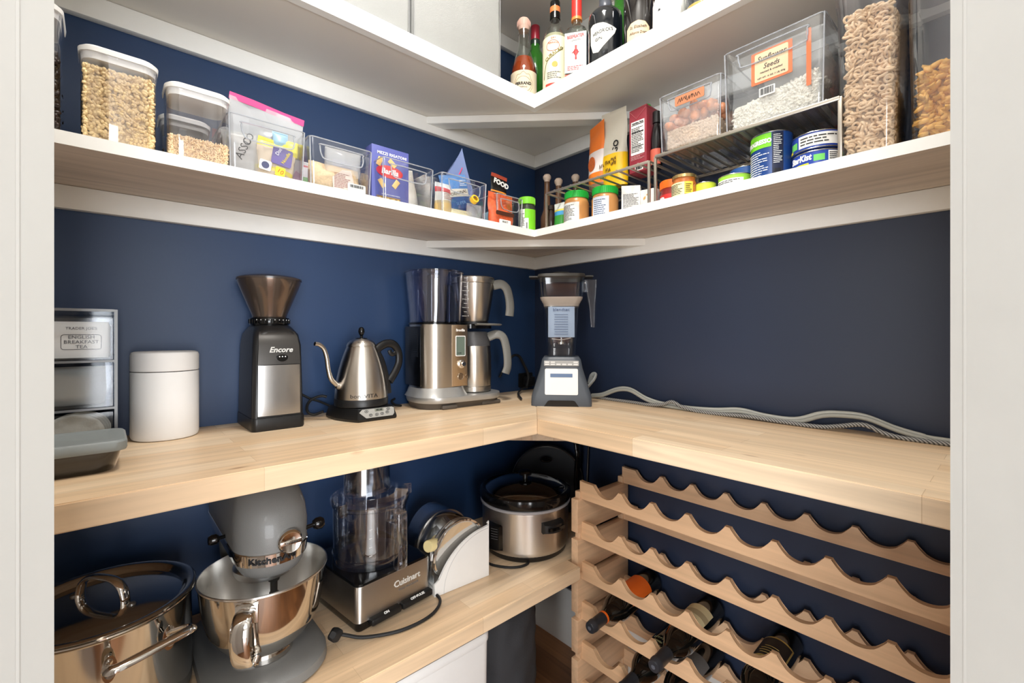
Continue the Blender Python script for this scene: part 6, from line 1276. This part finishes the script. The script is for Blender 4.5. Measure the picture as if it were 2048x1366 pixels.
def wine(label, slot, tier, rings=None, foil=FOIL, lab=None, roll=0, back=0):
    zt = TOP-TIER*tier-.027; x = X0+PER*(slot+.5)
    t = bpy.data.objects.new('wine_bottle', None); COL.objects.link(t); t['label'] = label; t['category'] = 'bottle'; t['group'] = 'wine bottles lying in the rack'
    # local: z along the bottle, base at 0
    t.location = (x, -.016, zt+.0385); t.rotation_euler = (PI/2+math.radians(3.6), 0, 0)
    bm = NB(); lathe(bm, [(0, .006), (.018, .004), (.034, 0), (.0375, .004), (.0375, .165), (.0365, .180), (.030, .200), (.020, .216), (.0155, .228), (.0142, .245), (.0140, .283), (0, .283)], 44); finish('glass', bm, WG, t)
    bm = NB(); lathe(bm, [(.0152, .228), (.0150, .275), (.0162, .277), (.0162, .284), (.0155, .286), (.0150, .293), (.013, .296), (0, .2965)], 32); f = finish('capsule', bm, foil, t)
    bm = NB(); lathe(bm, [(0, .2964), (.005, .2964), (.005, .2972), (0, .2973)], 16); finish('capsule_dimple', bm, mat('foil_light', (90, 94, 104), .4), f)
    return t
def wlab(t, m, z0, z1, width, off):
    """label on the bottle, centred off degrees from its top side (local +Y is up)"""
    bm = NB(); A = []
    for i in range(21):
        a = math.radians(off)+(-.5+i/20)*width/.0377
        A.append([(.0377*math.sin(a), .0377*math.cos(a), z0), (.0377*math.sin(a), .0377*math.cos(a), z1), (.0382*math.sin(a), .0382*math.cos(a), z1), (.0382*math.sin(a), .0382*math.cos(a), z0)])
    loft(bm, A); return finish('label', bm, m, t)
def wrule(par, m, z0, z1, n, off, R=.0386, wavy=False):
    bm = NB(); rnd = random.Random(int(z0*1e4))
    for k in range(n):
        zz = z0+(z1-z0)*k/max(1, n-1); w = rnd.uniform(.35, .7); N = 20
        P = []
        for i in range(N+1):
            a = math.radians(off)+w*(2*i/N-1)*.9; P.append((R*math.sin(a), R*math.cos(a), zz+(.004*math.sin(i*2.1+k)*rnd.uniform(.6, 1) if wavy else 0)))
        tube(bm, P, .0005, 5, 3 if wavy else 0)
    return finish('print_lines', bm, m, par)
def wtext(par, s, size, m, z, off, roll=0, R=.0385):
    w = words(s, size, m, par, (0, 0, 0), ext=.0002)
    for v in w.data.vertices:
        u, dep, vv = v.co.x, -v.co.y, v.co.z     # u across, vv up
        a = math.radians(off)+u/R
        v.co = ((R+dep)*math.sin(a), (R+dep)*math.cos(a), z-vv)
    return w
t = wine('wine bottle with orange neck ring and orange label pointing out of the rack', 0, 3)
bm = NB(); lathe(bm, [(.0154, .232), (.0160, .232), (.0160, .238), (.0154, .238)], 28); finish('orange_ring', bm, mat('wine_orange', (238, 108, 30), .45), t)
l = wlab(t, mat('wine_orange', (238, 92, 24), .45), .055, .150, .085, 15); 0
t = wine('wine bottle with cream and gold label, third slot of fourth row', 2, 3); l = wlab(t, mat('wine_cream', (222, 208, 164), .6, var=.05), .060, .150, .080, 0); wrule(l, INKG, .118, .140, 5, 0)
bm = NB(); R=.0386
l2 = wlab(t, mat('wine_tan', (180, 164, 128), .6), .085, .105, .0805, 0); l2.scale = (1.006, 1.006, 1)
t = wine('wine bottle with black label edged in gold in the fifth slot', 4, 3); l = wlab(t, mat('wine_gold', (196, 172, 96), .4, .4), .055, .135, .078, 0); l2 = wlab(t, mat('wine_blacklabel', (36, 30, 30), .5), .060, .130, .070, 0); l2.scale = (1.006, 1.006, 1); wrule(l2, mat('wine_gold', (196, 172, 96)), .095, .122, 4, 0, .0390)
t = wine('wine bottle with gold script on dark glass, second slot of fifth row', 1, 4); wrule(t, mat('pale_gold_print', (190, 190, 140), .5), .10, .145, 4, 0, .0378, True)
t = wine('wine bottle with grey label, third slot of fifth row', 2, 4); l = wlab(t, mat('wine_grey', (112, 110, 108), .6), .085, .150, .075, 10)
l = wlab(t, mat('wine_grey_light', (150, 148, 144), .6), .150, .158, .075, 10)
